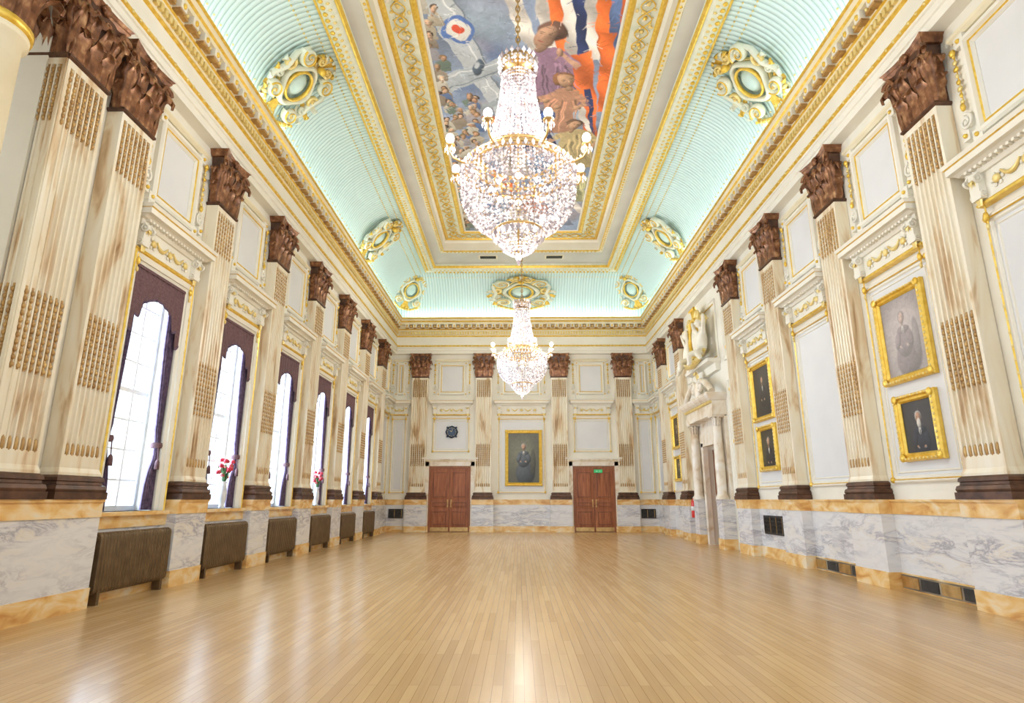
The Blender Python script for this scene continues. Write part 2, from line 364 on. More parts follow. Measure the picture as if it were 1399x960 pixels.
# ------------------------------------------------------------------ entablature
b=MB()
def P(l): return [(a,a,z) for a,z in l]
usweep(b,P([(0,6.92),(.2,6.92),(.2,7.04),(.225,7.05),(.225,7.15),(.25,7.16),(.25,7.2)]),CREAM)
usweep(b,P([(.25,7.2),(.28,7.22),(.28,7.25),(.25,7.27)]),GOLD)
usweep(b,P([(.25,7.27),(.2,7.29),(.2,7.62)]),CREAM)
usweep(b,P([(.2,7.62),(.235,7.64),(.235,7.67),(.2,7.68)]),GOLD)
usweep(b,P([(.2,7.68),(.23,7.72),(.23,7.84),(.26,7.86),(.26,7.9)]),WARM)
usweep(b,P([(.26,7.9),(.29,7.92),(.26,7.95)]),GOLD)
usweep(b,P([(.26,7.95),(.26,8.1),(.36,8.12)]),WARM)
usweep(b,P([(.36,8.12),(.385,8.12),(.385,8.2)]),WARM)
usweep(b,P([(.385,8.2),(.42,8.23),(.385,8.26)]),GOLD)
usweep(b,P([(.385,8.26),(.41,8.3),(.43,8.36),(.43,8.4),(.36,8.4),(.34,8.3),(.1,8.3)]),WARM)
usweep(b,P([(.425,8.335),(.45,8.35),(.45,8.385),(.425,8.4)]),GOLD)
def along(step, fn, margin=.3):
    n=int((L-Y0-margin)/step)
    for i in range(n):
        y=L-margin-step*(i+.5); fn('L',y); fn('R',y)
    m=int((2*W-2*margin)/step)
    for i in range(m): fn('B',-m*step/2+step*(i+.5))
def wbox(b, side, a, hw, o0, o1, z0, z1, mat):
    if side=='L': b.box(-W+o0,-W+o1,a-hw,a+hw,z0,z1,mat)
    elif side=='R': b.box(W-o1,W-o0,a-hw,a+hw,z0,z1,mat)
    else: b.box(a-hw,a+hw,L-o1,L-o0,z0,z1,mat)
def wpt(side,a,o,z):
    return (-W+o,a,z) if side=='L' else ((W-o,a,z) if side=='R' else (a,L-o,z))
def dent(s_,a): wbox(b,s_,a,.032,.22,.285,7.725,7.835,GOLDP)
along(.105,dent)
def modil(s_,a):
    wbox(b,s_,a,.075,.25,.40,7.99,8.12,CREAM)
    wbox(b,s_,a,.06,.25,.38,7.95,8.0,BEAD)
    b.ball(wpt(s_,a,.405,8.05),(.035,.035,.05),GOLD,6,4)
    wbox(b,s_,a+.16,.055,.262,.34,7.985,8.09,BEAD)
    b.ball(wpt(s_,a+.16,.35,8.04),(.03,.03,.03),GOLDP,6,4)
along(.32,modil,.4)
def egg(s_,a): b.ball(wpt(s_,a,.27,7.235),(.028,.028,.03),GOLDP,5,3)
along(.16,egg)
b.obj('trim_entablature', recalc=False)

# ------------------------------------------------------------------ cove + ceiling
b=MB(); CV=1.62; ZC=10.1
cove=[(.1+CV*(1-cos(t)),)*2+(8.3+1.72*sin(t),) for t in [pi/2*i/14 for i in range(15)]]
usweep(b,cove,None,True,mats3=[COVE_S,COVE_B,COVE_S])
usweep(b,P([(1.50,9.96),(1.55,9.90),(1.66,9.88),(1.78,9.92),(1.86,9.98),(1.92,ZC)]),MINTW)
usweep(b,P([(1.46,9.97),(1.48,9.92),(1.53,9.92)]),GOLD)
usweep(b,P([(1.85,9.95),(1.89,9.94),(1.93,10.02)]),GOLD)
si,sb=2.42,3.2
usweep(b,[(1.72,1.72,ZC),(si,sb,ZC)],SOFF)
usweep(b,[(si-.16,sb-.16,ZC),(si-.14,sb-.14,ZC-.03),(si-.02,sb-.02,ZC-.03),(si,sb,ZC)],WARM)
usweep(b,[(si-.04,sb-.04,ZC-.035),(si,sb,ZC-.04),(si,sb,ZC-.0)],GOLD)
usweep(b,[(si,sb,ZC),(si,sb,ZC+.3),(si+.06,sb+.06,ZC+.36),(si+.06,sb+.06,ZC+.4)],CREAM)
usweep(b,[(si+.06,sb+.06,ZC+.4),(si+.14,sb+.14,ZC+.36),(si+.18,sb+.18,ZC+.4)],GOLD)
usweep(b,[(si+.18,sb+.18,ZC+.4),(si+.66,sb+.66,ZC+.4)],MINTW)
usweep(b,[(si+.66,sb+.66,ZC+.4),(si+.70,sb+.70,ZC+.35),(si+.76,sb+.76,ZC+.35),(si+.8,sb+.8,ZC+.4)],GOLD)
usweep(b,[(si+.8,sb+.8,ZC+.4),(si+.84,sb+.84,ZC+.36),(si+.9,sb+.9,ZC+.4)],CREAM)
b.box(-W+si+.85,W-si-.85,Y0,L-sb-.85,ZC+.41,ZC+.5,CREAM)
b.box(-W-.35,W+.35,Y0,L+.35,ZC+.55,ZC+.65,CREAM)
b.obj('ceiling', recalc=False)

b=MB()
def onframe(side,a,o,z):
    if side=='L': return (-W+si+o,a,z)
    if side=='R': return (W-si-o,a,z)
    return (a,L-sb-o,z)
for side,a0,a1 in (('L',1.0,L-sb-.2),('R',1.0,L-sb-.2),('B',-(W-si-.2),W-si-.2)):
    n=int((a1-a0)/.06)
    for ph in (0,pi):
        pts=[onframe(side,a0+(a1-a0)*i/n,.42+.14*sin(2*pi*(a0+.06*i)/.7+ph),ZC+.37) for i in range(n+1)]
        b.tube(pts,.014,5,GOLD)
    k=int((a1-a0)/.35)
    rr=random.Random(2)
    for i in range(k):
        a=a0+.35*(i+.5); p=onframe(side,a,.42,ZC+.37); b.ball(p,(.05,.05,.035),GOLD if i%2 else GOLDP,7,4)
        for j in range(7):
            q=rr.uniform(-.2,.2); p2=onframe(side,a+rr.uniform(-.17,.17),.42+q,ZC+.38); f=rr.uniform(.6,1.3)
            b.ball(p2,(.035*f,.05*f,.02) if j%2 else (.05*f,.03*f,.02),GOLDP if j%3 else STAT,5,4)
def bandorn(s_,a):
    b.ball(wpt(s_,a,1.62,9.87),(.055,.045,.035) if s_!='B' else (.045,.055,.035),GOLD,6,4)
    b.ball(wpt(s_,a+.075,1.73,9.90),(.045,.03,.03) if s_!='B' else (.03,.045,.03),GOLDP,5,4)
along(.15,bandorn,1.8)
def inner(s_,a):
    p={'L':(-W+si-.08,a,ZC-.035),'R':(W-si+.08,a,ZC-.035),'B':(a,L-sb+.08,ZC-.035)}[s_]
    if s_=='B' and abs(a)>W-si: return
    if s_!='B' and a>L-sb: return
    b.ball(p,(.035,.035,.02),GOLD,5,3)
along(.14,inner,.3)
for tt in (20,66,74):
    t=radians(tt)
    def low(s_,a): b.ball(wpt(s_,a,.1+CV*(1-cos(t))+.012,8.3+1.72*sin(t)-.01),.022,GOLDP,5,3)
    along(.11 if tt>60 else .22,low,.1+CV*(1-cos(t))+.05)
b.obj('trim_ceiling_gilding', recalc=False)
b=MB()
for x in (-1.25,1.25):
    b.box(x-.35,x+.35,L-2.75,L-2.45,ZC-.02,ZC+.01,WARM)
    for i in range(7): b.box(x-.3,x+.3,L-2.72+.035*i,L-2.70+.035*i,ZC-.03,ZC-.005,DARK)
b.obj('ceiling_vent')

# ------------------------------------------------------------------ ceiling mural ("up" of the picture faces -Y)
mx0=W-si-.88; my1=L-sb-.88; zM=ZC+.38
c=Canvas(-mx0,mx0,1.2,my1,230,1000,11,.03,7)
SK=(.60,.35,.21); BL=(.12,.19,.38); LB=(.44,.54,.66); OR=(.88,.19,.04); WH=(.80,.74,.68); NV=(.03,.05,.16); TAN=(.50,.39,.20); PU=(.34,.20,.30)
c.fill((.26,.32,.45),.30,1.2)
R=random.Random(4)
for i in range(90):
    c.ell(R.uniform(-2,2),R.uniform(1.5,19.3),R.uniform(.2,.7),R.uniform(.25,.9),R.choice([BL,LB,(.34,.34,.46),(.20,.28,.40),(.48,.46,.50),(.32,.40,.56),(.38,.30,.30)]),R.uniform(0,3),.6,.3,-1,.7)
def dk(q,f): return tuple(min(1,z*f) for z in q)
def head(x,y,r,skin,hair,rot=0,prof=0):
    # oval head turned by rot; hair mass on the crown and back, face lit from one side
    cr,sr=cos(rot),sin(rot)
    def p(u,v): return (x+(u*cr-v*sr)*r, y+(u*sr+v*cr)*r)
    q=p(.12*prof,-.30); c.ell(*q,r*.70,r*.62,hair,rot,.12,.6,-1)
    q=p(0,.08); c.ell(*q,r*.50,r*.74,skin,rot,.10,.75,-1)
    q=p(.25,.1); c.ell(*q,r*.24,r*.6,dk(skin,.5),rot,.9,0,-1,.75)
    for s_ in (-1,1): q=p(s_*.2+prof*-.08,-.02); c.ell(*q,r*.13,r*.05,dk(skin,.25),rot,.5,0,-1,.9); q=p(s_*.2+prof*-.08,-.12); c.ell(*q,r*.16,r*.03,dk(hair,.6),rot,.5,0,-1,.8)
    q=p(-.08*prof-.03,.20); c.ell(*q,r*.07,r*.18,dk(skin,1.35),rot,.6,0,-1,.8)
    q=p(-.05*prof,.44); c.ell(*q,r*.16,r*.045,(.42,.12,.08),rot,.5,0,-1,.9)
    q=p(.1*prof,.85); c.ell(*q,r*.25,r*.3,dk(skin,.7),rot,.2,.5,-1)
def robe(x,y,h,col,lean=0,skin=SK,wd=.5):
    # draped figure: shoulders, trunk, flaring skirt, folds, arms with hands
    X=lambda u,v:(x+u*h+lean*v*h, y+v*h)
    c.poly([X(-.08,.0),X(-.20*wd*2,.08),X(-.25*wd*2,.3),X(-.20*wd*2,.55),X(-.42*wd*2,1.0),X(.40*wd*2,1.02),X(.22*wd*2,.55),X(.26*wd*2,.28),X(.19*wd*2,.07),X(.08,0)],col)
    for k in range(11):
        u0=R.uniform(-.2,.2); u1=u0*1.8+R.uniform(-.08,.08); a=X(u0,R.uniform(.08,.35)); e=X(u1,R.uniform(.7,1.0))
        c.band(*a,*e,h*.045,h*.015,dk(col,R.choice([.35,.5,1.6,1.9])),.6,.1,8,.8)
    for s_ in (-1,1):
        el=X(s_*.34,.30+R.uniform(-.1,.1)); ha=X(s_*R.uniform(.1,.5),R.uniform(-.05,.5)); sh=X(s_*.18,.10)
        c.band(*sh,*el,h*.13,h*.10,dk(col,1.2),.25,.15); c.band(*el,*ha,h*.09,h*.055,skin,.3,.1); c.ell(*ha,h*.055,h*.06,skin,0,.2,.7,-1)
# broad searchlight beams and clouds
for (xa,ya,xb,yb) in ((-2,9,1.2,14.5),(1.8,15,-1.5,18.5),(-1.9,15.5,.8,11.2)): c.band(xa,ya,xb,yb,.15,.7,(.50,.57,.68),.7,0,1,.45)
# banners at the near side
for i,cc in enumerate([WH,OR,WH,NV,WH,OR,BL,OR,WH]): c.band(-.05+.27*i,7.4,.75+.20*i,11.5-.10*i,.34,.22,cc,.10,.35,9+i)
c.band(1.15,10.9,1.95,14.3,.70,.3,OR,.10,.4,10); c.band(.95,11.6,1.85,13.9,.20,.16,WH,.15,.25); c.band(1.75,10.3,2.0,12.9,.34,.3,OR,.10,.3); c.band(1.5,12.0,1.9,14.0,.16,.1,NV,.15,.2)
c.band(-.5,8.6,.3,10.9,.45,.3,WH,.15,.35); c.band(.95,14.4,2.0,16.4,.45,.2,OR,.15,.4); c.band(-.1,16.8,-1.2,15.1,.35,.2,OR,.15,.35); c.band(-.95,12.9,.1,14.1,.36,.2,(.82,.26,.10),.15,.35); c.band(1.3,16.8,2.0,18.2,.3,.2,WH,.15,.3)
# aircraft
c.poly([(-2.1,8.0),(-1.72,7.9),(-.25,12.9),(-.45,13.2),(-.62,13.0),(-2.1,9.2)],(.55,.59,.63),shade=.35,dirn=(-.9,.3)); c.band(-1.95,8.0,-.4,13.0,.06,.04,(.82,.84,.86),.4,0); c.band(-1.72,8.0,-.3,12.8,.07,.04,(.20,.24,.30),.4,0)
c.poly([(-2.1,11.65),(.15,10.75),(.28,10.95),(.05,11.15),(-2.1,12.35)],(.47,.52,.57),shade=.3); c.band(-2.1,11.75,.2,10.85,.05,.04,(.80,.82,.84),.4,0); c.band(-2.1,12.2,.1,11.1,.04,.03,(.18,.22,.28),.4,0)
c.poly([(-1.75,12.9),(-.35,12.25),(-.3,12.4),(-1.6,13.15)],(.38,.43,.48)); c.ell(-.98,11.3,.13,.30,(.10,.14,.20),.3,.12,.5,-1); c.ell(-1.0,11.2,.06,.12,(.7,.75,.8),.3,.4,0,-1,.8)
c.ell(-1.32,10.2,.33,.36,(.12,.22,.55),0,.03,.1,-1); c.ell(-1.32,10.2,.23,.26,(.86,.83,.79),0,.04,.1,-1); c.ell(-1.32,10.2,.11,.12,(.78,.10,.05),0,.06,.1,-1)
# principal figures
robe(.50,10.7,1.9,PU,.15,(.62,.36,.24),.55); head(.50,10.35,.46,(.60,.35,.23),(.20,.10,.07),.5,1)
robe(1.05,12.0,1.7,(.52,.27,.17),-.2,SK,.5); head(1.0,11.75,.36,SK,(.34,.15,.06),-.5,-1)
robe(.20,12.7,1.7,NV,.1); head(.15,12.5,.32,(.66,.42,.28),(.25,.12,.07),.3,1)
c.ell(.62,13.0,.24,.24,(.10,.20,.55),0,.08,.5,-1); c.ell(.58,12.95,.08,.08,(.5,.6,.8),0,.5,0,-1,.7)
robe(1.40,13.6,1.8,TAN,.1,SK,.55); head(1.35,13.4,.30,SK,(.18,.10,.06),.2,-1)
for (x,y,h,cc) in ((.50,14.6,1.6,(.24,.32,.48)),(-.30,14.5,1.5,(.46,.40,.36)),(1.6,15.8,1.6,(.42,.40,.22)),(-.85,16.5,1.6,(.27,.34,.46)),(.45,16.7,1.6,(.48,.22,.17)),(1.25,17.8,1.3,(.25,.28,.40)),(-.25,17.8,1.3,(.50,.45,.34)),(-1.4,18.2,1.1,(.3,.3,.25))):
    robe(x,y,h,cc,R.uniform(-.2,.2)); head(x,y-.06*h,.16*h,R.choice([SK,(.66,.42,.28)]),R.choice([(.15,.08,.05),(.35,.2,.08)]),R.uniform(-.5,.5),R.choice([-1,1]))
# crowd looking up along the left side
for i in range(105):
    x=-2.03+R.random()*(1.05 if i>12 else .3); y=8.0+.33*i if i<12 else 12.0+((i-12)/93)*7.2; r_=R.uniform(-.6,.6)
    cc=R.choice([BL,(.34,.28,.22),(.18,.24,.20),(.38,.36,.40),(.52,.45,.34),(.62,.58,.5)])
    c.poly([(x-.05,y+.06),(x-.17,y+.16),(x-.16,y+.42),(x+.17,y+.42),(x+.15,y+.15),(x+.05,y+.06)],cc)
    head(x,y,.13,R.choice([SK,(.74,.50,.34),(.55,.34,.20)]),R.choice([(.1,.06,.04),(.3,.18,.08),cc]),r_,R.choice([-1,1]))
for i in range(9): robe(R.uniform(-1.6,1.6),1.8+i*.55,1.3,R.choice([BL,TAN,PU,(.4,.36,.3)]),R.uniform(-.2,.2)); head(R.uniform(-1.6,1.6),1.7+i*.55,.2,SK,(.2,.1,.06),.2,1)
c.strokes(3800,.05,.24,.03,.32)
place(c.mesh('ceiling_mural',MURAL,lambda x,y:(x,y,zM)),'ceiling_mural')

# ------------------------------------------------------------------ dado
PED=.25
def dado_box(b,side,a,hw,o1,z0=0,z1=1.2):
    wbox(b,side,a,hw,0,o1,z0,.22,YMARB); wbox(b,side,a,hw,0,o1-.015,.22,z1-.2,MARB)
    wbox(b,side,a,hw,0,o1,z1-.2,z1-.03,YMARB); wbox(b,side,a,hw,0,o1+.02,z1-.03,z1,YMARB)
b=MB()
for i,y in enumerate(pil_y): dado_box(b,'L',y if i else 6.37,.42 if i else .85,PED)
for y in win_y: dado_box(b,'L',y,BAY/2-.42,.1,0,1.05)
dado_box(b,'L',22.75,.84,.1)
b.obj('baseboard_left')
b=MB()
py=P0+BAY*4
for y in [P0-BAY*3,P0-BAY*2,P0-BAY]+pil_y:
    if abs(y-py)>.1: dado_box(b,'R',y,.42,PED)
for k,y in enumerate([P0+BAY*(q-.5) for q in range(-2,4)]+[py+1.5*BAY]):
    dado_box(b,'R',y,BAY/2-.42,.07)
dado_box(b,'R',P0+BAY*3+.42+.22,.22,.07); dado_box(b,'R',P0+BAY*5-.42-.22,.22,.07); dado_box(b,'R',22.75,.84,.07)
b.obj('baseboard_right')
b=MB()
for x in (-4.05,-1.5,1.5,4.05): dado_box(b,'B',x,.42,PED)
dado_box(b,'B',0,1.08,.07); dado_box(b,'B',-4.87,.4,.07); dado_box(b,'B',4.87,.4,.07)
b.obj('baseboard_back')
b=MB()
for y in (win_y[0],win_y[1]):
    wbox(b,'R',y,.78,.07,.085,.02,.2,VENT)
    for q in range(4): wbox(b,'R',y-.58+.39*q,.17,.08,.095,.04,.18,DARK if q%2==0 else BRASS)
b.obj('skirting_vent')
def grille(name,w,h,**k):
    b=MB(); b.frame(0,0,w,h,[(0,0),(0,.03),(.03,.03),(.03,.01)],DARK); b.box(-w/2,w/2,0,.008,-h/2,h/2,DARK)
    n=int(w/.05)
    for i in range(n): x=-w/2+.03+(w-.06)*(i+.5)/n; b.box(x-.008,x+.008,0,.022,-h/2+.02,h/2-.02,BRASS if i%6==0 else DARK)
    for i in range(5): z=-h/2+h*(i+.5)/5; b.box(-w/2,w/2,0,.02,z-.008,z+.008,DARK)
    b.obj(name,**k)
grille('vent_grille',.95,.38,**wr(win_y[2],.075,.68))
grille('vent_grille',.55,.34,**wb(-4.82,.075,.68)); grille('vent_grille',.55,.34,**wb(4.82,.075,.68))

# ------------------------------------------------------------------ pilaster
def capital(b, z0, hw=.31, out=.2):
    k=hw/.31
    b.rloft([(z0,hw,out),(z0+.02,hw+.025,out+.025),(z0+.05,hw+.025,out+.025),(z0+.07,hw-.01,out-.01),(z0+.6,hw-.02,out-.01),(z0+.9,hw+.03,out+.03)],DBROWN)  # bell in darker brown paints the recess shade behind the leaves
    top=[]
    for zz,e in ((z0+.88,.06),(z0+.93,.09),(z0+.95,.09),(z0+.985,.12)):
        R=[(-hw-e,0,zz),(-hw-e,out+e,zz)]
        for t in (-.8,-.4,0,.4,.8): R.append((t*(hw+e),out+e-.06*(1-t*t)**1,zz))
        R+=[(hw+e,out+e,zz),(hw+e,0,zz)]; top.append(R)
    b.grid(top,BROWN,False,cu=True); b.add(top[0],[tuple(range(9))],BROWN); b.add(top[-1],[tuple(range(9))],BROWN)
    for x in (-.2,0,.2): b.leaf((x*k,out,z0+.05),pi/2,.20*k,.38,BROWN,.8)
    for x in (-.3,-.1,.1,.3): b.leaf((x*k,out-.01,z0+.06),pi/2,.19*k,.64,BROWN,.6)
    for sg in (-1,1):
        a0=0 if sg>0 else pi
        b.leaf((sg*hw,out*.5,z0+.05),a0,.18,.38,BROWN,.7); b.leaf((sg*hw,out*.5,z0+.06),a0,.18,.62,BROWN,.5)
        b.leaf((sg*(hw-.01),out-.02,z0+.06),pi/2-sg*pi/4,.18,.64,BROWN,.7)
        d=(sg*.8,.6)
        b.volute((sg*(hw+.015),out+.02,z0+.76),d,.12,BROWN,2.1,.032,1,0)
        b.volute((sg*.1*k,out+.04,z0+.78),(sg*1.0,0),.065,BROWN,1.8,.02,-1,0)
        b.tube([(sg*.17*k,out,z0+.4),(sg*.2*k,out+.04,z0+.58),(sg*.26*k,out+.05,z0+.74),(sg*(hw+.02),out+.06,z0+.87)],[.035,.032,.028,.028],6,BROWN)
    b.ball((0,out+.06,z0+.92),(.06,.05,.07),BROWN,8,5)
    for a in range(6): b.ball((.055*cos(a*pi/3),out+.06,z0+.92+.055*sin(a*pi/3)),.026,BROWN,5,4)

CZ=5.93
def shaft(b, w=.63, out=.2, z0=1.46, z1=CZ, nf=7):
    sec=[(-w/2,0),(-w/2,out)]; m=.035; fw=(w-2*m)/nf; cs=[]
    for i in range(nf):
        c=-w/2+m+fw*(i+.5); r=fw*.38; cs.append(c)
        for k in range(6):
            a=pi*k/5; sec.append((c-r*cos(a), out-r*1.3*sin(a)))
    sec+=[(w/2,out),(w/2,0)]
    rows=[[(x,y,z) for x,y in sec] for z in (z0+.22,z1-.08)]
    b.grid(rows,SHAFT,False)
    b.rloft([(z0,w/2+.02,out+.02),(z0+.03,w/2+.02,out+.02),(z0+.08,w/2,out),(z0+.22,w/2,out)],SHAFT)
    b.rloft([(z1-.08,w/2,out),(z1,w/2,out)],SHAFT)
    for c in cs:
        r=fw*.3
        for (a0,a1) in ((2.45,3.3),(5.15,z1-.08)):
            b.box(c-r*.5,c+r*.5,out-.03,out-.008,a0,a1,BEAD)
            n=int((a1-a0)/.075)
            for i in range(n): b.ball((c,out-.006,a0+.075*(i+.5)),(r*.95,.02,.03),BEAD,6,4)
        b.ball((c,out-.01,z0+.27),(r,.02,.08),BEAD,6,4)
def pbase(b,w=.63,out=.2,zb=1.2):
    h=w/2
    b.rloft([(zb,h+.1,out+.08),(zb+.08,h+.1,out+.08),(zb+.08,h+.08,out+.06),(zb+.11,h+.09,out+.07),(zb+.15,h+.075,out+.06),(zb+.16,h+.05,out+.04),(zb+.19,h+.045,out+.035),(zb+.2,h+.06,out+.05),(zb+.235,h+.055,out+.045),(zb+.26,h+.02,out+.02)],DBROWN)
b=MB(); pbase(b); shaft(b); capital(b,CZ); PIL=b.mesh('pilaster')
for y in pil_y: place(PIL,'pilaster',**wl(y,.005))
for y in [P0-BAY*2,P0-BAY]+pil_y:
    if abs(y-py)>.1: place(PIL,'pilaster',**wr(y,.005))
for x in (-4.05,-1.5,1.5,4.05): place(PIL,'pilaster',**wb(x,.005))
anta=bpy.data.objects.new('anta_pier',None); COL.objects.link(anta)
b=MB(); b.box(-5.60,-5.2,5.58,6.17,1.2,6.95,SHAFT); o=b.obj('pier_core'); o.parent=anta
place(PIL,'face_room',(-W+.01,5.87,0),(0,0,-pi/2),(1,1,1),anta)
place(PIL,'face_end',(-5.33,5.74,0),(0,0,pi),(.82,1,1),anta)
b=MB(); b.box(-5.66,-5.02,5.44,5.52,0,1.0,MARB); b.box(-5.66,-5.0,5.42,5.53,1.0,1.2,YMARB); o=b.obj('pier_dado'); o.parent=anta
b=MB(); c=(-4.95,4.55,0)
b.sqloft([(0,.42),(1.2,.42)],MARB,c[:2]); 
b.lathe([(.38,1.2),(.38,1.28),(.34,1.32),(.36,1.38),(.3,1.46),(.28,1.6),(.27,3.2),(.245,5.3),(.29,5.32),(.29,5.38),(.25,5.4)],28,WARM,c)
b.lathe([(.25,5.38),(.31,5.40),(.31,5.46),(.27,5.5)],28,GOLD,c)
for k in range(12):
    a=2*pi*k/12; b.leaf((c[0]+.25*cos(a),c[1]+.25*sin(a),5.5),a,.15,.55,BROWN); b.leaf((c[0]+.25*cos(a+.26),c[1]+.25*sin(a+.26),5.5),a+.26,.15,.9,BROWN,.6)
b.lathe([(.25,5.45),(.26,6.2),(.34,6.5)],20,BROWN,c); b.sqloft([(6.5,.42),(6.6,.44),(6.95,.44)],BROWN,c[:2])
b.obj('aisle_column')

# ------------------------------------------------------------------ bay ornament
MOULD=[(0,0),(0,.035),(.02,.05),(.045,.05),(.06,.03),(.085,.03),(.1,.012),(.1,.004)]
def festoon(b,x,zt,zb):
    b.tube([(x,.03,zt),(x,.03,zb)],.008,5,GOLD)
    n=int((zt-zb)/.09)
    for i in range(n): b.ball((x,.04,zt-.09*(i+.5)),(.022+.012*(i%3),.02,.035),GOLDP if i%2 else GOLD,6,4)
    b.ball((x,.05,zt),(.05,.03,.05),GOLD,7,4); b.ball((x,.05,zb),(.03,.03,.06),GOLD,6,4)
def bay(hw=.72):
    b=MB()
    b.box(-hw,hw,0,.08,4.46,4.82,CREAM)
    b.rloft([(4.80,hw+.02,.11),(4.84,hw+.05,.14),(4.87,hw+.05,.14),(4.87,hw+.09,.19),(4.90,hw+.10,.24),(4.90,hw+.13,.30),(4.97,hw+.13,.30),(4.99,hw+.15,.32),(5.03,hw+.16,.34),(5.05,hw+.13,.3),(5.08,hw+.05,.1)],CREAM)
    b.rloft([(4.975,hw+.135,.305),(4.985,hw+.145,.32),(4.995,hw+.14,.31)],GOLD)
    n=int(2*hw/.075)
    for i in range(n): x=-hw+2*hw*(i+.5)/n; b.box(x-.02,x+.02,.1,.2,4.845,4.885,CREAM)
    b.rloft([(4.44,hw+.01,.10),(4.46,hw+.02,.11),(4.48,hw+.01,.10)],GOLD)
    for x in (-.4,0,.4):
        b.ball((x*hw/.72,.1,4.64),(.055,.03,.055),GOLDP,8,5)
        for a in range(6): b.ball((x*hw/.72+.07*cos(a*pi/3),.09,4.64+.07*sin(a*pi/3)),(.028,.015,.028),CREAM,5,4)
    for x in (-.2,.2):
        b.tube([(x*hw/.72+.13*t,.1,4.70-.09*(1-t*t)) for t in (-1,-.6,-.2,.2,.6,1)],[.012,.02,.028,.028,.02,.012],6,GOLDP)
    for sg in (-1,1):
        x=sg*(hw-.07)
        b.box(x-.07,x+.07,.06,.16,4.5,4.82,CREAM)
        for dx in (-.075,.075):
            b.volute((x+dx,.17,4.74),(0,1),.06,CREAM,1.7,.018,1,pi/2); b.volute((x+dx,.12,4.55),(0,1),.04,CREAM,1.5,.014,-1,pi/2)
        b.leaf((x,.13,4.42),pi/2,.12,.32,GOLDP,.5)
        b.tube([(x,.08,4.44),(x,.08,4.2)],.01,5,GOLD); b.ball((x,.09,4.3),(.035,.03,.06),GOLD,6,4); b.ball((x,.09,4.18),(.022,.02,.04),GOLDP,6,4)
        xs=sg*(hw-.02)
        festoon(b,xs,6.5,5.75)
        b.volute((xs,.05,5.55),(1,0),.1,CREAM,1.7,.022,sg,pi/2); b.box(xs-.05,xs+.05,0,.08,5.3,5.42,CREAM); b.ball((xs,.09,5.36),.03,GOLD,6,4)
    pw=2*hw-.34
    b.box(-pw/2-.06,pw/2+.06,0,.07,5.08,5.22,CREAM)
    b.frame(0,5.92,pw,1.3,[(0,0),(0,.06),(.03,.085),(.07,.085),(.09,.05),(.13,.05),(.15,.015),(.15,.005)],CREAM)
    b.frame(0,5.92,pw-.2,1.1,[(0,.05),(.012,.068),(.024,.05)],GOLD)
    b.box(-pw/2+.14,pw/2-.14,0,.006,5.42,6.42,PANEL)
    for sg in (-1,1):
        for z in (5.29,6.55): b.box(sg*pw/2-.07,sg*pw/2+.07,0,.075,z-.07,z+.07,CREAM); b.ball((sg*pw/2,.08,z),.03,GOLD,6,4)
    b.rloft([(6.62,pw/2+.15,.04),(6.66,pw/2+.17,.08),(6.70,pw/2+.17,.08),(6.73,pw/2+.12,.04)],WARM)
    return b
BAYM=bay().mesh('bay_ornament')
def lower_panel(w=1.5,z0=1.42,z1=4.34):
    b=MB(); cz=(z0+z1)/2
    b.box(-w/2+.08,w/2-.08,0,.006,z0+.08,z1-.08,PANEL)
    b.frame(0,cz,w,z1-z0,MOULD,CREAM); b.frame(0,cz,w-.07,z1-z0-.07,[(0,.045),(.01,.06),(.022,.045)],GOLD)
    b.frame(0,cz,w-.26,z1-z0-.26,[(0,.005),(.01,.02),(.02,.02),(.03,.005)],CREAM)
    for sx in (-1,1):
        for sz in (-1,1): b.ball((sx*(w/2-.045),.05,cz+sz*((z1-z0)/2-.045)),(.045,.03,.045),GOLD,7,4)
        for k in range(18): b.ball((sx*(w/2-.045),.052,z0+.2+(z1-z0-.4)*k/17),(.014,.012,.03),GOLDP,5,3)
    return b
LPM=lower_panel().mesh('wall_panel')
def win_arch():
    b=MB(); z0,z1=1.05,4.3; hw=.58
    rows=[]
    for a,o in [(0,-.02),(0,.03),(.05,.05),(.05,.07),(.12,.09),(.15,.06),(.15,0)]:
        rows.append([(-hw-a,o,z0),(-hw-a,o,z1+a),(hw+a,o,z1+a),(hw+a,o,z0)])
    b.grid(rows,CREAM,False)
    rows=[[(-hw-a,o,z0),(-hw-a,o,z1+a),(hw+a,o,z1+a),(hw+a,o,z0)] for a,o in [(.12,.085),(.135,.105),(.15,.085)]]
    b.grid(rows,GOLD,False)
    b.box(-hw-.18,hw+.18,-.3,.16,1.0,1.05,YMARB)
    for sg in (-1,1): 
        b.frame(sg*.83,2.9,.13,2.9,[(0,0),(0,.02),(.02,.02),(.03,.004)],CREAM)
        for k in range(16): b.ball((sg*.70,.09,1.5+.17*k),(.012,.012,.03),GOLDP,5,3)
    return b
WAM=win_arch().mesh('window_architrave')
n=[0]
def trim(me,**k):
    n[0]+=1; place(me,'trim_%d'%n[0],**k)
for y in win_y: trim(BAYM,**wl(y)); trim(WAM,**wl(y))
for q in (-2,-1,0,1,2,3): 
    y=P0+BAY*(q-.5+0); trim(BAYM,**wr(y)); trim(LPM,**wr(y))
y=py+1.5*BAY; trim(BAYM,**wr(y)); trim(LPM,**wr(y))
NB=bay(.5).mesh('bay_narrow'); NP=lower_panel(1.1).mesh('panel_narrow')
for f in (wl,wr): trim(NB,**f(22.7)); trim(NP,**f(22.7))
for x in (-2.78,0,2.78): trim(BAYM if x else bay(.95).mesh('bay_wide'),**wb(x))
trim(lower_panel(1.9).mesh('panel_wide'),**wb(0))
for x in (-2.78,2.78): trim(lower_panel(1.5,2.98,4.36).mesh('overdoor_panel'),**wb(x))
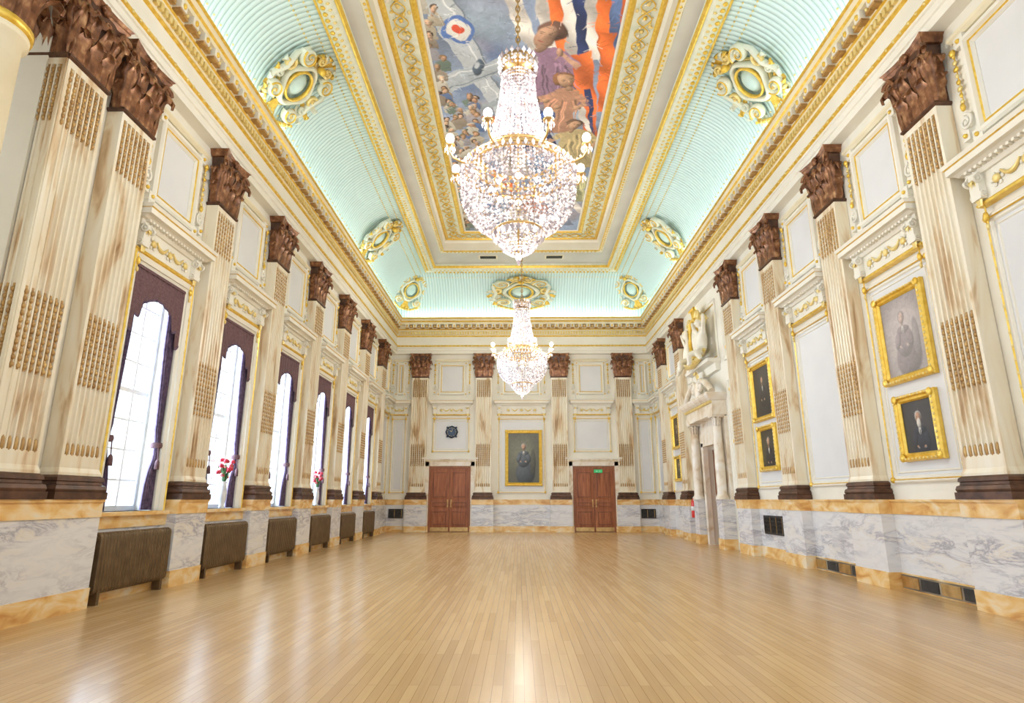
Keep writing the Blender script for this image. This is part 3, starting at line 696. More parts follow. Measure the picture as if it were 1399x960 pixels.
NB2=bay(.34).mesh('bay_tiny'); NP2=lower_panel(.62).mesh('panel_tiny')
for x in (-4.85,4.85): trim(NB2,**wb(x)); trim(NP2,**wb(x))

# ------------------------------------------------------------------ windows & curtains
def window():
    b=MB(); hw=.58; z0,z1=1.05,4.3; y=-.28
    b.box(-hw,-hw+.05,y-.04,y+.04,z0,z1,WHITE); b.box(hw-.05,hw,y-.04,y+.04,z0,z1,WHITE)
    b.box(-hw,hw,y-.04,y+.04,z0,z0+.07,WHITE); b.box(-hw,hw,y-.04,y+.04,z1-.06,z1,WHITE)
    for i in (1,2): x=-hw+2*hw*i/3; b.box(x-.018,x+.018,y-.02,y+.02,z0,z1,WHITE)
    for i in range(1,8): z=z0+(z1-z0)*i/8; b.box(-hw,hw,y-.02,y+.02,z-(.03 if i==4 else .013),z+(.03 if i==4 else .013),WHITE)
    b.add([(-hw,y,z0),(hw,y,z0),(hw,y,z1),(-hw,y,z1)],[(0,1,2,3)],GLASS)
    return b
WM=window().mesh('window')
for i,y in enumerate(win_y): place(WM,'window_%d'%(i+1),**wl(y))
def curtain():
    b=MB()
    n=48; rows=[[],[]]; hw=.60
    for i in range(n+1):
        t=-1+2*i/n; x=hw*t; a=abs(t)
        if a>.80: zb=3.42-.06*cos((a-.9)/.1*pi/2)
        elif a>.55: zb=3.62-.10*sin((.80-a)/.25*pi)+ .14*(.80-a)/.25
        else: zb=3.80+.12*cos(a/.55*pi/2)
        yy=.035+.008*sin(t*30)
        rows[0].append((x,yy,4.29)); rows[1].append((x,yy,zb))
    b.grid(rows,PURP2,True); b.grid([[(x,yy+.006,z+.03) for x,yy,z in rows[1]],[(x,yy+.008,z-.005) for x,yy,z in rows[1]]],PURP,True)
    b.box(-hw,hw,-.04,.05,4.26,4.3,PURP2)
    for sg in (-1,1):
        rows=[]
        for j in range(30):
            z=4.2-(4.2-1.06)*j/29
            t=(z-1.9)
            wd=.20-.12*math.exp(-(t/.35)**2)+ (.02 if z<1.7 else 0)
            if z>2.2: wd=.10+.10*min(1,(z-1.9)/1.5)
            R=[]
            for k in range(26):
                q=k/25; xx=sg*(hw-.01-wd*q); R.append((xx,-.03+.028*sin(q*5*2*pi),z))
            rows.append(R)
        b.grid(rows,PURP,True)
        b.lathe([(.07,-.04),(.08,0),(.07,.04)],12,PURP2,(sg*(hw-.07),-.03,1.95))
        b.tube([(sg*(hw-.10),.02,1.93),(sg*(hw-.10),.035,1.75)],.008,5,PURP2); b.lathe([(.0,0),(.02,-.02),(.03,-.05),(.035,-.15),(.0,-.15)],8,PURP2,(sg*(hw-.10),.035,1.76))
    return b
CM=curtain().mesh('curtain',recalc=False)
for y in win_y: place(CM,'curtain',**wl(y))

# ------------------------------------------------------------------ radiators
def radiator():
    b=MB(); w=1.46; N=24; h=.70; d=.13
    for i in range(N):
        x=-w/2+w*(i+.5)/N; t=.019
        pts=[]
        for a in range(8): aa=pi*a/7; pts.append((d/2+d/2*cos(aa), h-.065+.065*sin(aa)))
        for a in range(8): aa=pi+pi*a/7; pts.append((d/2+d/2*cos(aa), .065+.065*sin(aa)))
        L1=[(x-t,p[0],p[1]) for p in pts]; L2=[(x+t,p[0],p[1]) for p in pts]; Li=[(x-t-.006,d/2+(p[0]-d/2)*.8,h/2+(p[1]-h/2)*.95) for p in pts]; Lo=[(x+t+.006,d/2+(p[0]-d/2)*.8,h/2+(p[1]-h/2)*.95) for p in pts]
        b.grid([Li,L1,L2,Lo],RADM,True,cu=True); m=len(pts)
        b.add(Li,[tuple(range(m))],RADM); b.add(Lo,[tuple(range(m))[::-1]],RADM)
    for z in (.07,h-.07): b.tube([(-w/2-.02,d/2,z),(w/2+.02,d/2,z)],.03,8,RADM)
    for sg in (-1,1):
        b.box(sg*(w/2-.1)-.025,sg*(w/2-.1)+.025,.01,d-.01,-.12,.04,RADM)
    b.tube([(w/2+.02,d/2,.07),(w/2+.07,d/2,.07),(w/2+.07,d/2,-.12)],.014,6,BRASS); b.lathe([(.0,.06),(.025,.05),(.025,0),(0,0)],8,DARK,(w/2+.07,d/2,.08))
    return b
RM=radiator().mesh('radiator')
for y in win_y: place(RM,'radiator',**wl(y,.12,.12))

# ------------------------------------------------------------------ doors
def door(w=1.5,h=2.38):
    b=MB()
    b.box(-w/2-.07,-w/2,0,.10,0,h+.07,DWOOD); b.box(w/2,w/2+.07,0,.10,0,h+.07,DWOOD); b.box(-w/2,w/2,0,.10,h,h+.07,DWOOD)
    for sg in (-1,1):
        xa,xb=(0.006,w/2) if sg>0 else (-w/2,-.006); cx=(xa+xb)/2; lw=xb-xa
        b.box(xa,xb,.01,.05,.01,h,WOOD)
        for z0,z1 in ((.22,.78),(.90,1.12),(1.24,2.25)):
            b.frame(cx,(z0+z1)/2,lw-.16,z1-z0,[(0,.05),(0,.066),(.025,.07),(.04,.02),(.05,.02)],WOOD)
            b.frame(cx,(z0+z1)/2,lw-.26,z1-z0-.1,[(0,.052),(.008,.052)],DARK)
            b.box(cx-(lw-.16)/2+.085,cx+(lw-.16)/2-.085,.04,.064,z0+.085 if z1-z0>.3 else z0+.06,z1-.085 if z1-z0>.3 else z1-.06,WOOD)
        b.box(xa+.03,xb-.03,.05,.055,.03,.17,BRASS)
        hx=sg*.07
        b.box(hx-.025,hx+.025,.05,.058,.92,1.2,BRASS); b.tube([(hx,.055,1.15),(hx,.10,1.15),(hx,.10,.97),(hx,.055,.97)],.01,6,BRASS)
    b.box(-.006,.006,.01,.03,0,h,DARK)
    return b
DM=door().mesh('door')
place(DM,'door_1',**wb(-2.78,.005)); place(DM,'door_2',**wb(2.78,.005))
b=MB()
for sg in (-1,1):
    cx=sg*2.78
    for q in (-1,1):
        x=cx+q*(.82+.09); b.box(x-.10,x+.10,L-.13,L,0,2.62,WMARB)
        b.box(x-.12,x+.12,L-.15,L,0,.22,YMARB)
    b.box(cx-1.01,cx+1.01,L-.13,L,2.46,2.66,WMARB)
    b.box(cx-1.06,cx+1.06,L-.2,L,2.66,2.72,WMARB); b.box(cx-1.10,cx+1.10,L-.24,L,2.72,2.78,CREAM); b.box(cx-1.06,cx+1.06,L-.14,L,2.64,2.665,GOLDP)
b.obj('trim_door_surround')
b=MB(); b.box(-.16,.16,0,.03,-.06,.06,SIGNG)
b.ball((-.06,.032,.028),(.012,.006,.012),WHITE,6,4); b.tube([(-.06,.033,.015),(-.065,.033,-.01),(-.04,.033,-.035)],.006,5,WHITE); b.tube([(-.065,.033,-.01),(-.085,.033,-.03)],.006,5,WHITE)
b.box(.0,.08,.03,.034,-.006,.006,WHITE); b.add([(.06,.034,-.025),(.1,.034,0),(.06,.034,.025)],[(0,1,2)],WHITE)
b.obj('exit_sign',**wb(2.95,.105,2.26))

# ------------------------------------------------------------------ portal on right wall
b=MB(); ow=.65
for sg in (-1,1):
    b.rloft([(0,.22,.34),(.25,.22,.34)],YMARB,sg*1.02); b.rloft([(.25,.2,.32),(1.15,.2,.32),(1.2,.22,.34)],MARB,sg*1.02)
    c=(sg*1.02,.22,0)
    b.lathe([(.17,1.2),(.17,1.26),(.14,1.3),(.125,1.35),(.13,2.0),(.11,3.05)],20,WMARB,c)
    for k in range(8): a=2*pi*k/8; b.leaf((c[0]+.1*cos(a),c[1]+.1*sin(a),3.05),a,.09,.25,WMARB,.7)
    b.sqloft([(3.28,.16),(3.33,.17)],WMARB,c[:2])
    b.box(.58 if sg>0 else -.76,.76 if sg>0 else -.58,0,.14,0,2.75,WMARB)
    b.box(sg*1.02-.2,sg*1.02+.2,0,.08,1.2,3.3,WMARB)
b.box(-.8,.8,0,.14,2.65,3.0,WMARB); b.box(-.8,.8,0,.1,3.0,3.33,WMARB)
b.rloft([(3.33,1.22,.38),(3.5,1.22,.38),(3.5,1.2,.36),(3.7,1.2,.36),(3.72,1.25,.42),(3.78,1.3,.48),(3.84,1.34,.52),(3.9,1.36,.54)],WMARB)
for i in range(22): x=-1.15+2.3*i/21; b.box(x-.03,x+.03,.36,.43,3.64,3.7,GOLDP)
for sg in (-1,1):
    pts=[(sg*(1.25-.95*t),.35,3.95+.42*sin(t*pi*.5)) for t in [k/10 for k in range(11)]]
    b.tube(pts,.085,8,WMARB); b.volute((sg*.3,.36,4.25),(1,0),.17,WMARB,1.8,.06,sg,pi/2)
b.ball((0,.32,4.15),(.2,.12,.28),WMARB,12,8); b.leaf((0,.3,4.2),pi/2,.3,.5,GOLDP,.5)
b.rloft([(4.55,1.05,.12),(4.75,1.05,.14),(4.78,1.1,.34),(4.86,1.12,.36)],CREAM)
b.frame(0,5.7,2.1,1.7,MOULD,CREAM); b.frame(0,5.7,1.9,1.5,[(0,.01),(.015,.03),(.03,.01)],GOLD)
for sg in (-1,1):
    b.frame(sg*1.72,2.8,.5,2.8,MOULD,CREAM); b.frame(sg*1.72,5.6,.5,1.8,MOULD,CREAM); festoon(b,sg*1.72,6.2,5.0); festoon(b,sg*1.72,3.9,2.6)
b.obj('doorway_portal',**wr(py))
d3=door(1.16,2.5); d3.obj('door_3',**wr(py,-.25))
grp=bpy.data.objects.new('sculpture_group',None); COL.objects.link(grp)
grp.location=(W-.22,py,4.86); grp.rotation_euler=(0,0,pi/2); grp.scale=(1.15,1.3,1.15)
b=MB(); b.ball((0,.02,.72),(.32,.09,.42),STAT,18,10)
b.tube([(.37*cos(a),.08,.72+.47*sin(a)) for a in [2*pi*k/28 for k in range(28)]],.045,8,GOLD,close=True)
for sg in (-1,1): b.volute((sg*.36,.08,1.2),(1,0),.14,GOLDP,1.7,.04,-sg,0); b.volute((sg*.32,.08,.28),(1,0),.12,GOLDP,1.7,.035,sg,0)
for k in (-2,-1,0,1,2): b.leaf((k*.08,.03,1.12),pi/2,.13,.38,GOLD,.5)
b.tube([(-.8,.1,.25),(-.5,.16,.08),(0,.18,.02),(.5,.16,.08),(.8,.1,.25)],[.04,.07,.09,.07,.04],7,GOLDP)
o=b.obj('shield'); o.parent=grp
def putto(sg):
    J=[(.55,.08,.28),(.57,.06,.48),(.58,.05,.66),(.585,.06,.78),(.58,.09,.92),
       (.46,.10,.68),(.36,.16,.82),(.30,.18,.98),(.31,.19,1.04),
       (.72,.08,.67),(.86,.10,.86),(.95,.12,1.02),(.97,.13,1.08),
       (.49,.14,.24),(.42,.34,.20),(.40,.32,-.02),(.36,.38,-.05),
       (.65,.12,.24),(.80,.26,.14),(.96,.24,.0),(1.02,.28,-.03)]
    E=[(0,1),(1,2),(2,3),(3,4),(2,5),(5,6),(6,7),(7,8),(2,9),(9,10),(10,11),(11,12),(0,13),(13,14),(14,15),(15,16),(0,17),(17,18),(18,19),(19,20)]
    R=[.13,.125,.12,.05,.10,.06,.048,.035,.03,.06,.048,.035,.03,.095,.075,.05,.035,.095,.075,.05,.035]
    me=bpy.data.meshes.new('putto'); me.from_pydata([(sg*x,y,z) for x,y,z in J],E,[])
    o=bpy.data.objects.new('putto_figure',me); COL.objects.link(o); o.parent=grp
    sk=o.modifiers.new('Skin','SKIN'); o.data.materials.append(STAT)
    if not me.skin_vertices: 
        bm=bmesh.new(); bm.from_mesh(me); bm.verts.layers.skin.verify(); bm.to_mesh(me); bm.free()
    for i,v in enumerate(me.skin_vertices[0].data): v.radius=(R[i],R[i]); v.use_root=(i==0)
    sk.use_smooth_shade=True; ss=o.modifiers.new('Sub','SUBSURF'); ss.levels=2; ss.render_levels=2
    b=MB(); x,y,z=sg*.58,.10,.95
    b.ball((x,y,z),(.105,.11,.125),STAT,14,10); b.ball((x,y+.11,z-.01),(.018,.025,.025),STAT,6,4)
    for q in (-1,1): b.ball((x+q*.04,y+.095,z+.02),(.016,.012,.012),GOLDP,6,4); b.ball((x+q*.105,y,z),(.015,.025,.035),STAT,6,4)
    b.ball((x,y+.1,z-.055),(.03,.012,.01),GOLDP,6,4)
    for k in range(16):
        a=2*pi*k/16; b.ball((x+.085*cos(a),y-.02+.085*sin(a)*.9,z+.08),.035,GOLDP,6,4)
    for k in range(5):
        b.leaf((x+sg*.08,y-.05,z-.30+.02*k),(0.2-.12*k if sg>0 else pi-.2+.12*k),.12,.5-.05*k,GOLDP,.6+.2*k)
    h=b.obj('putto_head'); h.parent=grp
putto(1); putto(-1)

# ------------------------------------------------------------------ pictures
def portrait(name,w,h,bg,coat,skin,hair,beard=None,pale=False,seated=False,seed=1,**k):
    b=MB(); fw=.11 if w<1.2 else .13
    b.frame(0,0,w,h,[(0,0),(0,.05),(.02,.085),(fw*.35,.09),(fw*.5,.055),(fw*.8,.065),(fw,.035),(fw,.02)],GOLD)
    nn=int(w/.07)
    for i in range(nn):
        x=-w/2+w*(i+.5)/nn
        for z in (-h/2+.03,h/2-.03): b.ball((x,.085,z),(.024,.014,.02),GOLDP,5,3)
    nn=int(h/.07)
    for i in range(nn):
        z=-h/2+h*(i+.5)/nn
        for x in (-w/2+.03,w/2-.03): b.ball((x,.085,z),(.02,.014,.024),GOLDP,5,3)
    for sx in (-1,1):
        for sz in (-1,1): b.ball((sx*(w/2-.05),.08,sz*(h/2-.05)),(.06,.025,.06),GOLD,8,5)
    b.box(-w/2+.02,w/2-.02,0,.02,-h/2+.02,h/2-.02,DWOOD)
    fo=b.obj(name,**k)
    W2,H2=w-2*fw,h-2*fw; a=H2/W2
    c=Canvas(-.5,.5,-.5*a,.5*a,110,int(110*a),seed,.004,14)
    c.fill(bg,.18,3); c.ell(.1,.1*a,.5,.55*a,tuple(q*1.5 for q in bg),0,.9,.2,1,.8)
    m=.8 if not seated else .62; y0=.16*a if not seated else .22*a
    mul=lambda q,f: tuple(min(1,z*f) for z in q)
    sh=y0-.34*m
    if seated:
        c.ell(.05,-.32*a,.34,.25*a,mul(coat,.8),.1,.15,.7); c.ell(.30,-.1*a,.10,.30*a,mul(bg,.6),0,.2,.6)
    c.ell(0,sh-.32*m,.36*m,.42*m,coat,0,.08,.8)
    c.ell(-.25*m,sh-.22*m,.12*m,.28*m,mul(coat,1.15),-.25,.15,.8); c.ell(.25*m,sh-.22*m,.12*m,.28*m,coat,.25,.15,.8)
    c.ell(0,sh+.02*m,.28*m,.12*m,mul(coat,1.1),0,.15,.7)
    c.ell(0,sh+.02*m,.055*m,.14*m,(.62,.60,.55),0,.2,.4); c.ell(0,sh-.03*m,.018*m,.10*m,mul(coat,.6),0,.3,.2)
    c.ell(0,y0-.12*m,.065*m,.10*m,mul(skin,.8),0,.2,.6)
    c.ell(0,y0+.04*m,.145*m,.165*m,hair,0,.12,.6); c.ell(.004,y0,.115*m,.155*m,skin,0,.1,.8)
    for q in (-1,1):
        c.ell(q*.045*m,y0+.03*m,.028*m,.014*m,mul(skin,.35),0,.6,0); c.ell(q*.045*m,y0+.055*m,.034*m,.008*m,mul(hair,.8),0,.6,0,1,.8)
    c.ell(.012*m,y0-.01*m,.018*m,.05*m,mul(skin,1.1),0,.5,.5); c.ell(.02*m,y0-.045*m,.025*m,.012*m,mul(skin,.5),0,.6,0,1,.7)
    c.ell(0,y0-.075*m,.04*m,.012*m,mul(skin,.45),0,.5,0,1,.8)
    if beard: c.ell(0,y0-.14*m,.10*m,.15*m,beard,0,.25,.6); c.ell(0,y0-.075*m,.03*m,.008*m,mul(skin,.4),0,.5,0,1,.6)
    for q in (-1,1): c.ell(q*.14*m-.02,sh-.42*m,.06*m,.035*m,skin,q*.5,.2,.7); c.ell(q*.14*m,sh-.45*m,.05*m,.02*m,(.5,.48,.44),q*.3,.4,.3,1,.6)
    if pale: c.C=c.C*.60+np.array([.36,.32,.32])*.40
    r=np.sqrt((c.X0/.6)**2+(c.Y0/(.6*a))**2); c.C*=(1-.35*np.clip(r-.5,0,1))[...,None]
    c.strokes(350,.02,.09,.012,.2)
    place(c.mesh('canvas',PAINT,lambda x,y:(-x*W2,.026,y*W2)),'canvas',parent=fo)
SKN=(.50,.29,.18)
portrait('portrait_painting',1.06,1.30,(.40,.35,.34),(.22,.17,.18),(.58,.40,.31),(.28,.24,.22),pale=True,seated=True,seed=2,**wr(win_y[0],.01,3.42))
portrait('portrait_painting',.84,.90,(.028,.024,.024),(.02,.02,.03),(.45,.25,.15),(.4,.38,.35),(.60,.57,.52),seed=3,**wr(win_y[0]-.02,.01,2.15))
portrait('portrait_painting',1.10,1.28,(.035,.028,.02),(.024,.02,.02),SKN,(.1,.07,.05),seated=True,seed=4,**wr(win_y[2],.01,3.50))
portrait('portrait_painting',.92,.98,(.035,.028,.02),(.016,.016,.024),SKN,(.3,.28,.25),seed=5,**wr(win_y[2]-.02,.01,2.27))
portrait('portrait_painting',.9,1.15,(.04,.03,.02),(.06,.016,.016),SKN,(.1,.07,.05),seed=6,**wr(win_y[5],.01,3.42))
portrait('portrait_painting',.8,.85,(.04,.035,.026),(.016,.016,.024),SKN,(.3,.28,.25),seed=7,**wr(win_y[5],.01,2.2))
portrait('portrait_painting',1.45,2.15,(.13,.13,.09),(.09,.11,.13),SKN,(.35,.33,.30),seated=True,seed=8,**wb(.08,.02,2.78))
b=MB()
b.T=Matrix.Rotation(-pi/2,4,'X')
b.lathe([(0,.0),(.25,0),(.25,.05),(.21,.08),(.19,.05),(0,.05)],8,CLOCKB,smooth=False)
b.T=Matrix.Identity(4)
for k in range(12):
    a=2*pi*k/12; b.box(.165*cos(a)-.01,.165*cos(a)+.01,.05,.056,.165*sin(a)-.01,.165*sin(a)+.01,GOLDP)
b.tube([(0,.06,0),(.08,.06,.06)],.007,5,GOLDP); b.tube([(0,.06,0),(-.03,.06,.13)],.005,5,GOLDP)
for k in range(4): a=pi/4+k*pi/2; b.ball((.25*cos(a),.04,.25*sin(a)),.04,CLOCKB,8,5)
b.obj('wall_clock',**wb(-2.75,.03,3.78))
b=MB()
b.lathe([(0,0),(.07,0),(.075,.02),(.075,.42),(.06,.48),(.025,.52),(.025,.56),(0,.56)],16,RED)
b.box(-.02,.05,-.012,.012,.56,.60,DARK); b.tube([(0,0,.58),(.09,.0,.60),(.12,0,.5),(.10,0,.3),(.09,0,.12)],.011,6,DARK); b.lathe([(.0,0),(.022,0),(.012,.1),(0,.1)],8,DARK,(.09,0,.05)); b.lathe([(.076,.2),(.077,.2),(.077,.32),(.076,.32)],16,WHITE)
b.box(-.03,.03,-.11,-.07,.2,.4,DARK)
b.obj('fire_extinguisher',**wr(18.33,.19,.68))

# ------------------------------------------------------------------ flower vases
def vase():
    b=MB()
    b.lathe([(0,0),(.055,0),(.06,.02),(.045,.05),(.075,.16),(.08,.26),(.06,.36),(.045,.40),(.07,.45),(.065,.45),(.04,.40)],18,CHINA)
    R=random.Random(3)
    for k in range(15):
        a=R.uniform(0,2*pi); q=R.uniform(.03,.30); z=R.uniform(.52,.84)
        e=(q*cos(a),q*sin(a)*.45,z); b.tube([(0,0,.40),(e[0]*.4,e[1]*.4,.5),e],.005,4,GREEN)
        b.ball(e,(.042,.042,.034),PETAL,8,5)
        for j in range(5): aa=j*2*pi/5; b.ball((e[0]+.028*cos(aa),e[1]+.028*sin(aa),e[2]-.008),(.024,.024,.03),PETAL,6,4)
    for k in range(16):
        a=R.uniform(0,2*pi); b.leaf((0.02*cos(a),.02*sin(a),.42),a,.06,R.uniform(.15,.34),GREEN,R.uniform(.4,1))
    return b
VM=vase().mesh('flower_vase')
for i in (1,3): place(VM,'flower_vase',loc=(-W+.07,win_y[i],1.05),rot=(0,0,-pi/2),scale=(1,.8,1))

# ------------------------------------------------------------------ cartouches
def cartouche():
    b=MB()
    b.ball((0,.0,0),(.23,.13,.29),MINTS,20,12)
    b.tube([(.27*cos(a),.10,.33*sin(a)) for a in [2*pi*k/32 for k in range(32)]],.03,8,GOLD,close=True)
    b.tube([(.36*cos(a)*(1+.08*cos(4*a)),.07,.43*sin(a)*(1+.08*cos(4*a))) for a in [2*pi*k/40 for k in range(40)]],.055,8,MINTW,close=True)
    b.tube([(.44*cos(a)*(1+.10*cos(4*a)),.03,.52*sin(a)*(1+.10*cos(4*a))) for a in [2*pi*k/40 for k in range(40)]],.025,8,GOLDP,close=True)
    for sx in (-1,1):
        b.volute((sx*.44,.12,.46),(1,0),.18,MINTW,1.8,.06,-sx,0); b.volute((sx*.40,.12,-.48),(1,0),.16,MINTW,1.8,.055,sx,0)
        b.volute((sx*.44,.17,.46),(1,0),.19,GOLD,1.3,.018,-sx,0); b.volute((sx*.40,.17,-.48),(1,0),.17,GOLD,1.3,.016,sx,0)
        b.volute((sx*.58,.10,.08),(1,0),.13,GOLDP,1.6,.04,sx,pi/2); b.volute((sx*.56,.10,-.18),(1,0),.10,MINTW,1.6,.035,-sx,pi/2)
        b.volute((sx*.17,.14,.66),(1,0),.11,GOLDP,1.6,.035,sx,0)
        b.tube([(sx*.52,.08,.62),(sx*.66,.1,.3),(sx*.58,.1,-.02),(sx*.64,.08,-.3),(sx*.44,.06,-.68)],[.02,.045,.05,.045,.02],7,MINTW)
        for k in range(5):
            T=Matrix.Rotation(sx*(1.6+.35*k),4,'Y'); b.T=Matrix.Translation((sx*.46,.06,.05-.12*k))@T
            b.leaf((0,0,0),pi/2,.15,.36,GOLD if k%2 else MINTW,.6); b.T=Matrix.Identity(4)
        for k in range(9): t=k/8; b.ball((sx*(.52-.44*t),.13,-.66-.2*sin(t*pi*.5)),(.045,.045,.045),GOLD if k%2 else GOLDP,7,5)
    for k in range(-3,4):
        T=Matrix.Rotation(k*.32,4,'Y'); b.T=Matrix.Translation((0,.06,.50))@T
        b.leaf((0,0,0),pi/2,.14,.40,GOLD if k%2 else MINTW,.7); b.T=Matrix.Identity(4)
    b.ball((0,.16,.56),(.08,.07,.08),GOLD,10,6)
    for k in range(-1,2):
        T=Matrix.Rotation(pi+k*.4,4,'Y'); b.T=Matrix.Translation((0,.06,-.50))@T
        b.leaf((0,0,0),pi/2,.14,.40,GOLD,.6); b.T=Matrix.Identity(4)
    return b
CT=cartouche().mesh('cartouche')
th=radians(44); co=.1+CV*(1-cos(th)); cz=8.3+1.72*sin(th)
for y in (3.05,10.4,17.75):
    place(CT,'cartouche',(-W+co+.04,y,cz-.04),(radians(-44),0,-pi/2),(1.05,1.6,1.0)); place(CT,'cartouche',(W-co-.04,y,cz-.04),(radians(-44),0,pi/2),(1.05,1.6,1.0))
place(CT,'cartouche',(0,L-co-.04,cz-.04),(radians(-44),0,pi),(1.75,1.6,.85))
for sx in (-1,1): place(CT,'cartouche',(sx*(W-co-.22),L-co-.22,cz-.02),(radians(-38),0,pi+ -sx*pi/4),(1.1,1.3,.95))

# ------------------------------------------------------------------ chandeliers
ZB=4.12
def chand_mesh():
    b=MB(); R=random.Random(5)
    def strand(p,q,n,bow=0,r=.017,h=.024,mat=CRYS):
        p=Vector(p); q=Vector(q)
        for i in range(n+1):
            t=i/n; c=p.lerp(q,t); c.z-=bow*sin(pi*t)
            b.octa(c,r*R.uniform(.8,1.2),h,mat)
    def prof_strands(prof,N,step,r=.017):
        pts=[]
        for i in range(len(prof)-1):
            (r0,z0),(r1,z1)=prof[i],prof[i+1]; d=math.hypot(r1-r0,z1-z0); k=max(1,int(d/step))
            for j in range(k): t=j/k; pts.append((r0+(r1-r0)*t,z0+(z1-z0)*t))
        for s_ in range(N):
            a=2*pi*s_/N
            for (rr,z) in pts: b.octa((rr*cos(a),rr*sin(a),z),r*R.uniform(.75,1.25),step*.52,CRYS)
    b.lathe([(.0,2.98),(.10,2.97),(.23,2.93),(.25,2.89),(.24,2.85),(.23,2.82)],24,BRASS)
    for k in range(20):
        a=2*pi*k/20; b.octa((.26*cos(a),.26*sin(a),2.92),.028,.06,CRYS); b.octa((.26*cos(a+.15),.26*sin(a+.15),2.80),.022,.06,CRYS)
    prof_strands([(.24,2.86),(.245,2.74),(.22,2.66)],30,.045,.02)
    prof_strands([(.22,2.66),(.24,2.35),(.30,1.98),(.37,1.65),(.46,1.42)],42,.046,.0195)
    prof_strands([(.16,2.6),(.19,2.2),(.29,1.6)],20,.06,.02)
    for z,r in ((1.44,.50),(1.30,.56)): b.tube([(r*cos(a),r*sin(a),z) for a in [2*pi*k/48 for k in range(48)]],.024,6,BRASS,close=True)
    for k in range(32):
        a=2*pi*k/32; b.tube([(.5*cos(a),.5*sin(a),1.44),(.53*cos(a+.1),.53*sin(a+.1),1.37),(.56*cos(a),.56*sin(a),1.30)],.013,4,BRASS)
        b.ball((.54*cos(a+.05),.54*sin(a+.05),1.37),.024,BRASS,5,3)
    for z,r in ((1.25,.70),): b.tube([(r*cos(a),r*sin(a),z) for a in [2*pi*k/48 for k in range(48)]],.032,6,BRASS,close=True)
    for k in range(52):
        a=2*pi*k/52; b.octa((.745*cos(a),.745*sin(a),1.21),.024,.05,CRYS)
        strand((.56*cos(a),.56*sin(a),1.32),(.70*cos(a),.70*sin(a),1.27),3)
    bowl=[(.72,1.20),(.735,1.12),(.74,1.0),(.735,.88),(.705,.75),(.65,.63),(.56,.52),(.45,.44),(.33,.39)]
    prof_strands(bowl,72,.042,.019)
    prof_strands([(.62,1.2),(.65,1.0),(.61,.76),(.48,.55)],38,.055,.022)
    for z,r in ((.38,.31),): b.tube([(r*cos(a),r*sin(a),z) for a in [2*pi*k/32 for k in range(32)]],.016,6,BRASS,close=True)
    for k in range(28): a=2*pi*k/28; b.octa((.32*cos(a),.32*sin(a),.32),.024,.055,CRYS)
    prof_strands([(.28,.36),(.26,.26),(.20,.15),(.08,.07)],30,.04,.018)
    b.ball((0,0,.04),(.045,.045,.05),CRYS,8,6); b.octa((0,0,-.02),.03,.06,CRYS)
    for k in range(8):
        a=2*pi*(k+.5)/8; ca,sa=cos(a),sin(a)
        pr=[(.52,1.38),(.62,1.24),(.76,1.20),(.88,1.24),(.93,1.32),(.93,1.38)]
        b.tube([(r*ca,r*sa,z) for r,z in pr],[.018,.016,.015,.015,.014,.014],6,BRASS)
        b.lathe([(0,0),(.06,.01),(.07,.03),(.02,.03)],12,BRASS,(.93*ca,.93*sa,1.38))
        for j in range(6): aa=j*pi/3; b.octa((.93*ca+.06*cos(aa),.93*sa+.06*sin(aa),1.34),.014,.045,CRYS)
        b.lathe([(.018,0),(.018,.04),(.0,.04)],8,WHITE,(.93*ca,.93*sa,1.41))
        b.ball((.93*ca,.93*sa,1.50),(.055,.055,.065),BULB,12,8)
        strand((.56*ca,.56*sa,1.44),(.93*ca,.93*sa,1.36),9,.18)
        b.octa((.76*ca,.76*sa,1.13),.02,.06,CRYS)
    for k in range(8):
        a=2*pi*k/8; b.ball((.35*cos(a),.35*sin(a),.98),.04,BULB,8,6)
    for k in range(4): a=2*pi*k/4; b.ball((.12*cos(a),.12*sin(a),1.9),.03,BULB,8,6)
    b.tube([(0,0,.1),(0,0,2.98)],.015,6,BRASS)
    z=2.98; i=0; top=10.46-ZB
    while z<top-.05:
        ax=(1,0) if i%2 else (0,1)
        b.tube([(ax[0]*.028*cos(t),ax[1]*.028*cos(t),z+.05+.055*sin(t)) for t in [2*pi*k/10 for k in range(10)]],.011,5,BRASS,close=True); z+=.085; i+=1
    b.tube([(0,0,2.95),(0,0,top)],.006,4,BRASS)
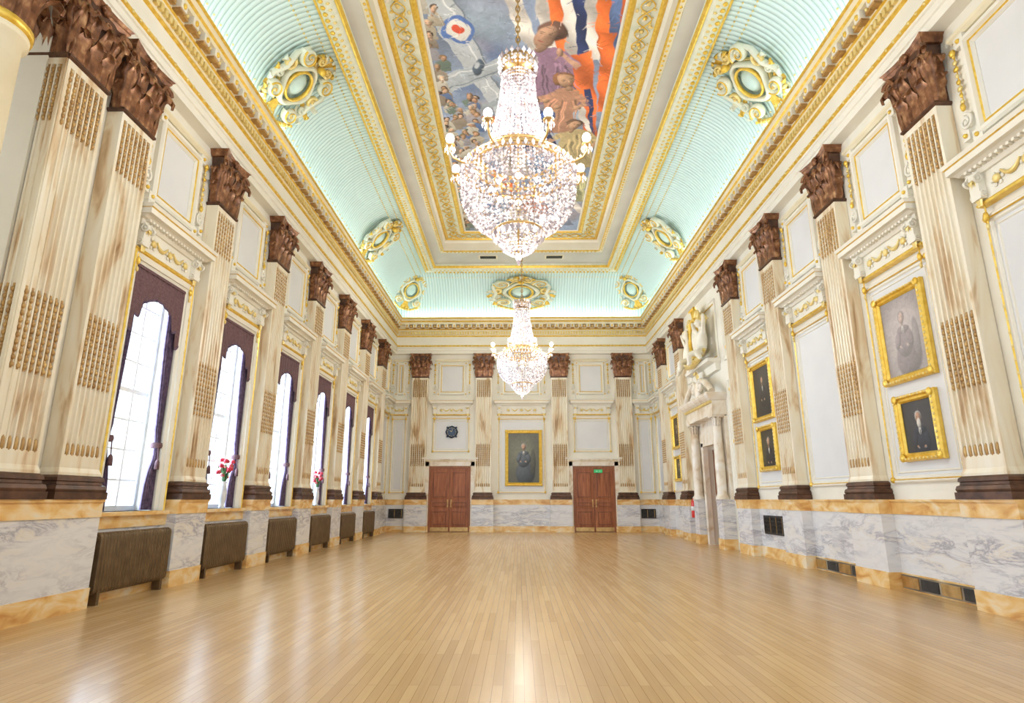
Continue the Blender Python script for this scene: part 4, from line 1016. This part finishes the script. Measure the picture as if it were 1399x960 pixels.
    b.lathe([(0,top-.12),(.06,top-.1),(.10,top-.04),(.16,top-.01),(.16,top+.02)],20,BRASS)
    return b
CH=chand_mesh().mesh('chandelier',recalc=False)
CHY=((-.1,7.0),(0,17.3))
for x,y in CHY: place(CH,'chandelier',(x,y,ZB))

# ------------------------------------------------------------------ lights
def area(name,loc,rot,sx,sy,p,col,spread=180):
    l=bpy.data.lights.new(name,'AREA'); l.shape='RECTANGLE'; l.size=sx; l.size_y=sy; l.energy=p; l.color=col; l.spread=radians(spread)
    o=bpy.data.objects.new(name,l); COL.objects.link(o); o.location=loc; o.rotation_euler=rot; return o
def point(name,loc,p,col,r=.1):
    l=bpy.data.lights.new(name,'POINT'); l.energy=p; l.color=col; l.shadow_soft_size=r
    o=bpy.data.objects.new(name,l); COL.objects.link(o); o.location=loc
for y in win_y: area('daylight',(-W-.75,y,2.75),(0,radians(-90),0),3.6,1.6,340,(.64,.80,1))
for sx in (-1,1): area('cove_light',(sx*(W-.27),(L+Y0)/2,8.34),(0,radians(180)-sx*radians(-14),0),.1,L-Y0-1,115,(.86,1,.99))
area('cove_light',(0,L-.27,8.34),(radians(180-14),0,0),2*W-1,.1,48,(.86,1,.99))
for x,y in CHY:
    for k in range(4):
        a=pi/4+k*pi/2; point('chandelier_glow',(1.15*cos(a)+x,y+1.15*sin(a),ZB+1.55),104,(1,.95,.88),.25)
    point('chandelier_glow',(x,y,ZB-.45),45,(1,.95,.88),.25)
w=bpy.data.worlds.new('world'); S.world=w; w.use_nodes=True
bg=w.node_tree.nodes['Background']; bg.inputs[0].default_value=(.88,.94,1,1); bg.inputs[1].default_value=1.75

# ------------------------------------------------------------------ camera
cam=bpy.data.cameras.new('camera'); co_=bpy.data.objects.new('camera',cam); COL.objects.link(co_)
cam.sensor_width=36; cam.sensor_fit='HORIZONTAL'; cam.lens=814/1399*36
co_.location=(-.1,0,1.2); co_.rotation_euler=(radians(90+13.94),0,radians(.67))
cam.clip_start=.05; cam.clip_end=200
S.camera=co_
S.view_settings.view_transform='Standard'
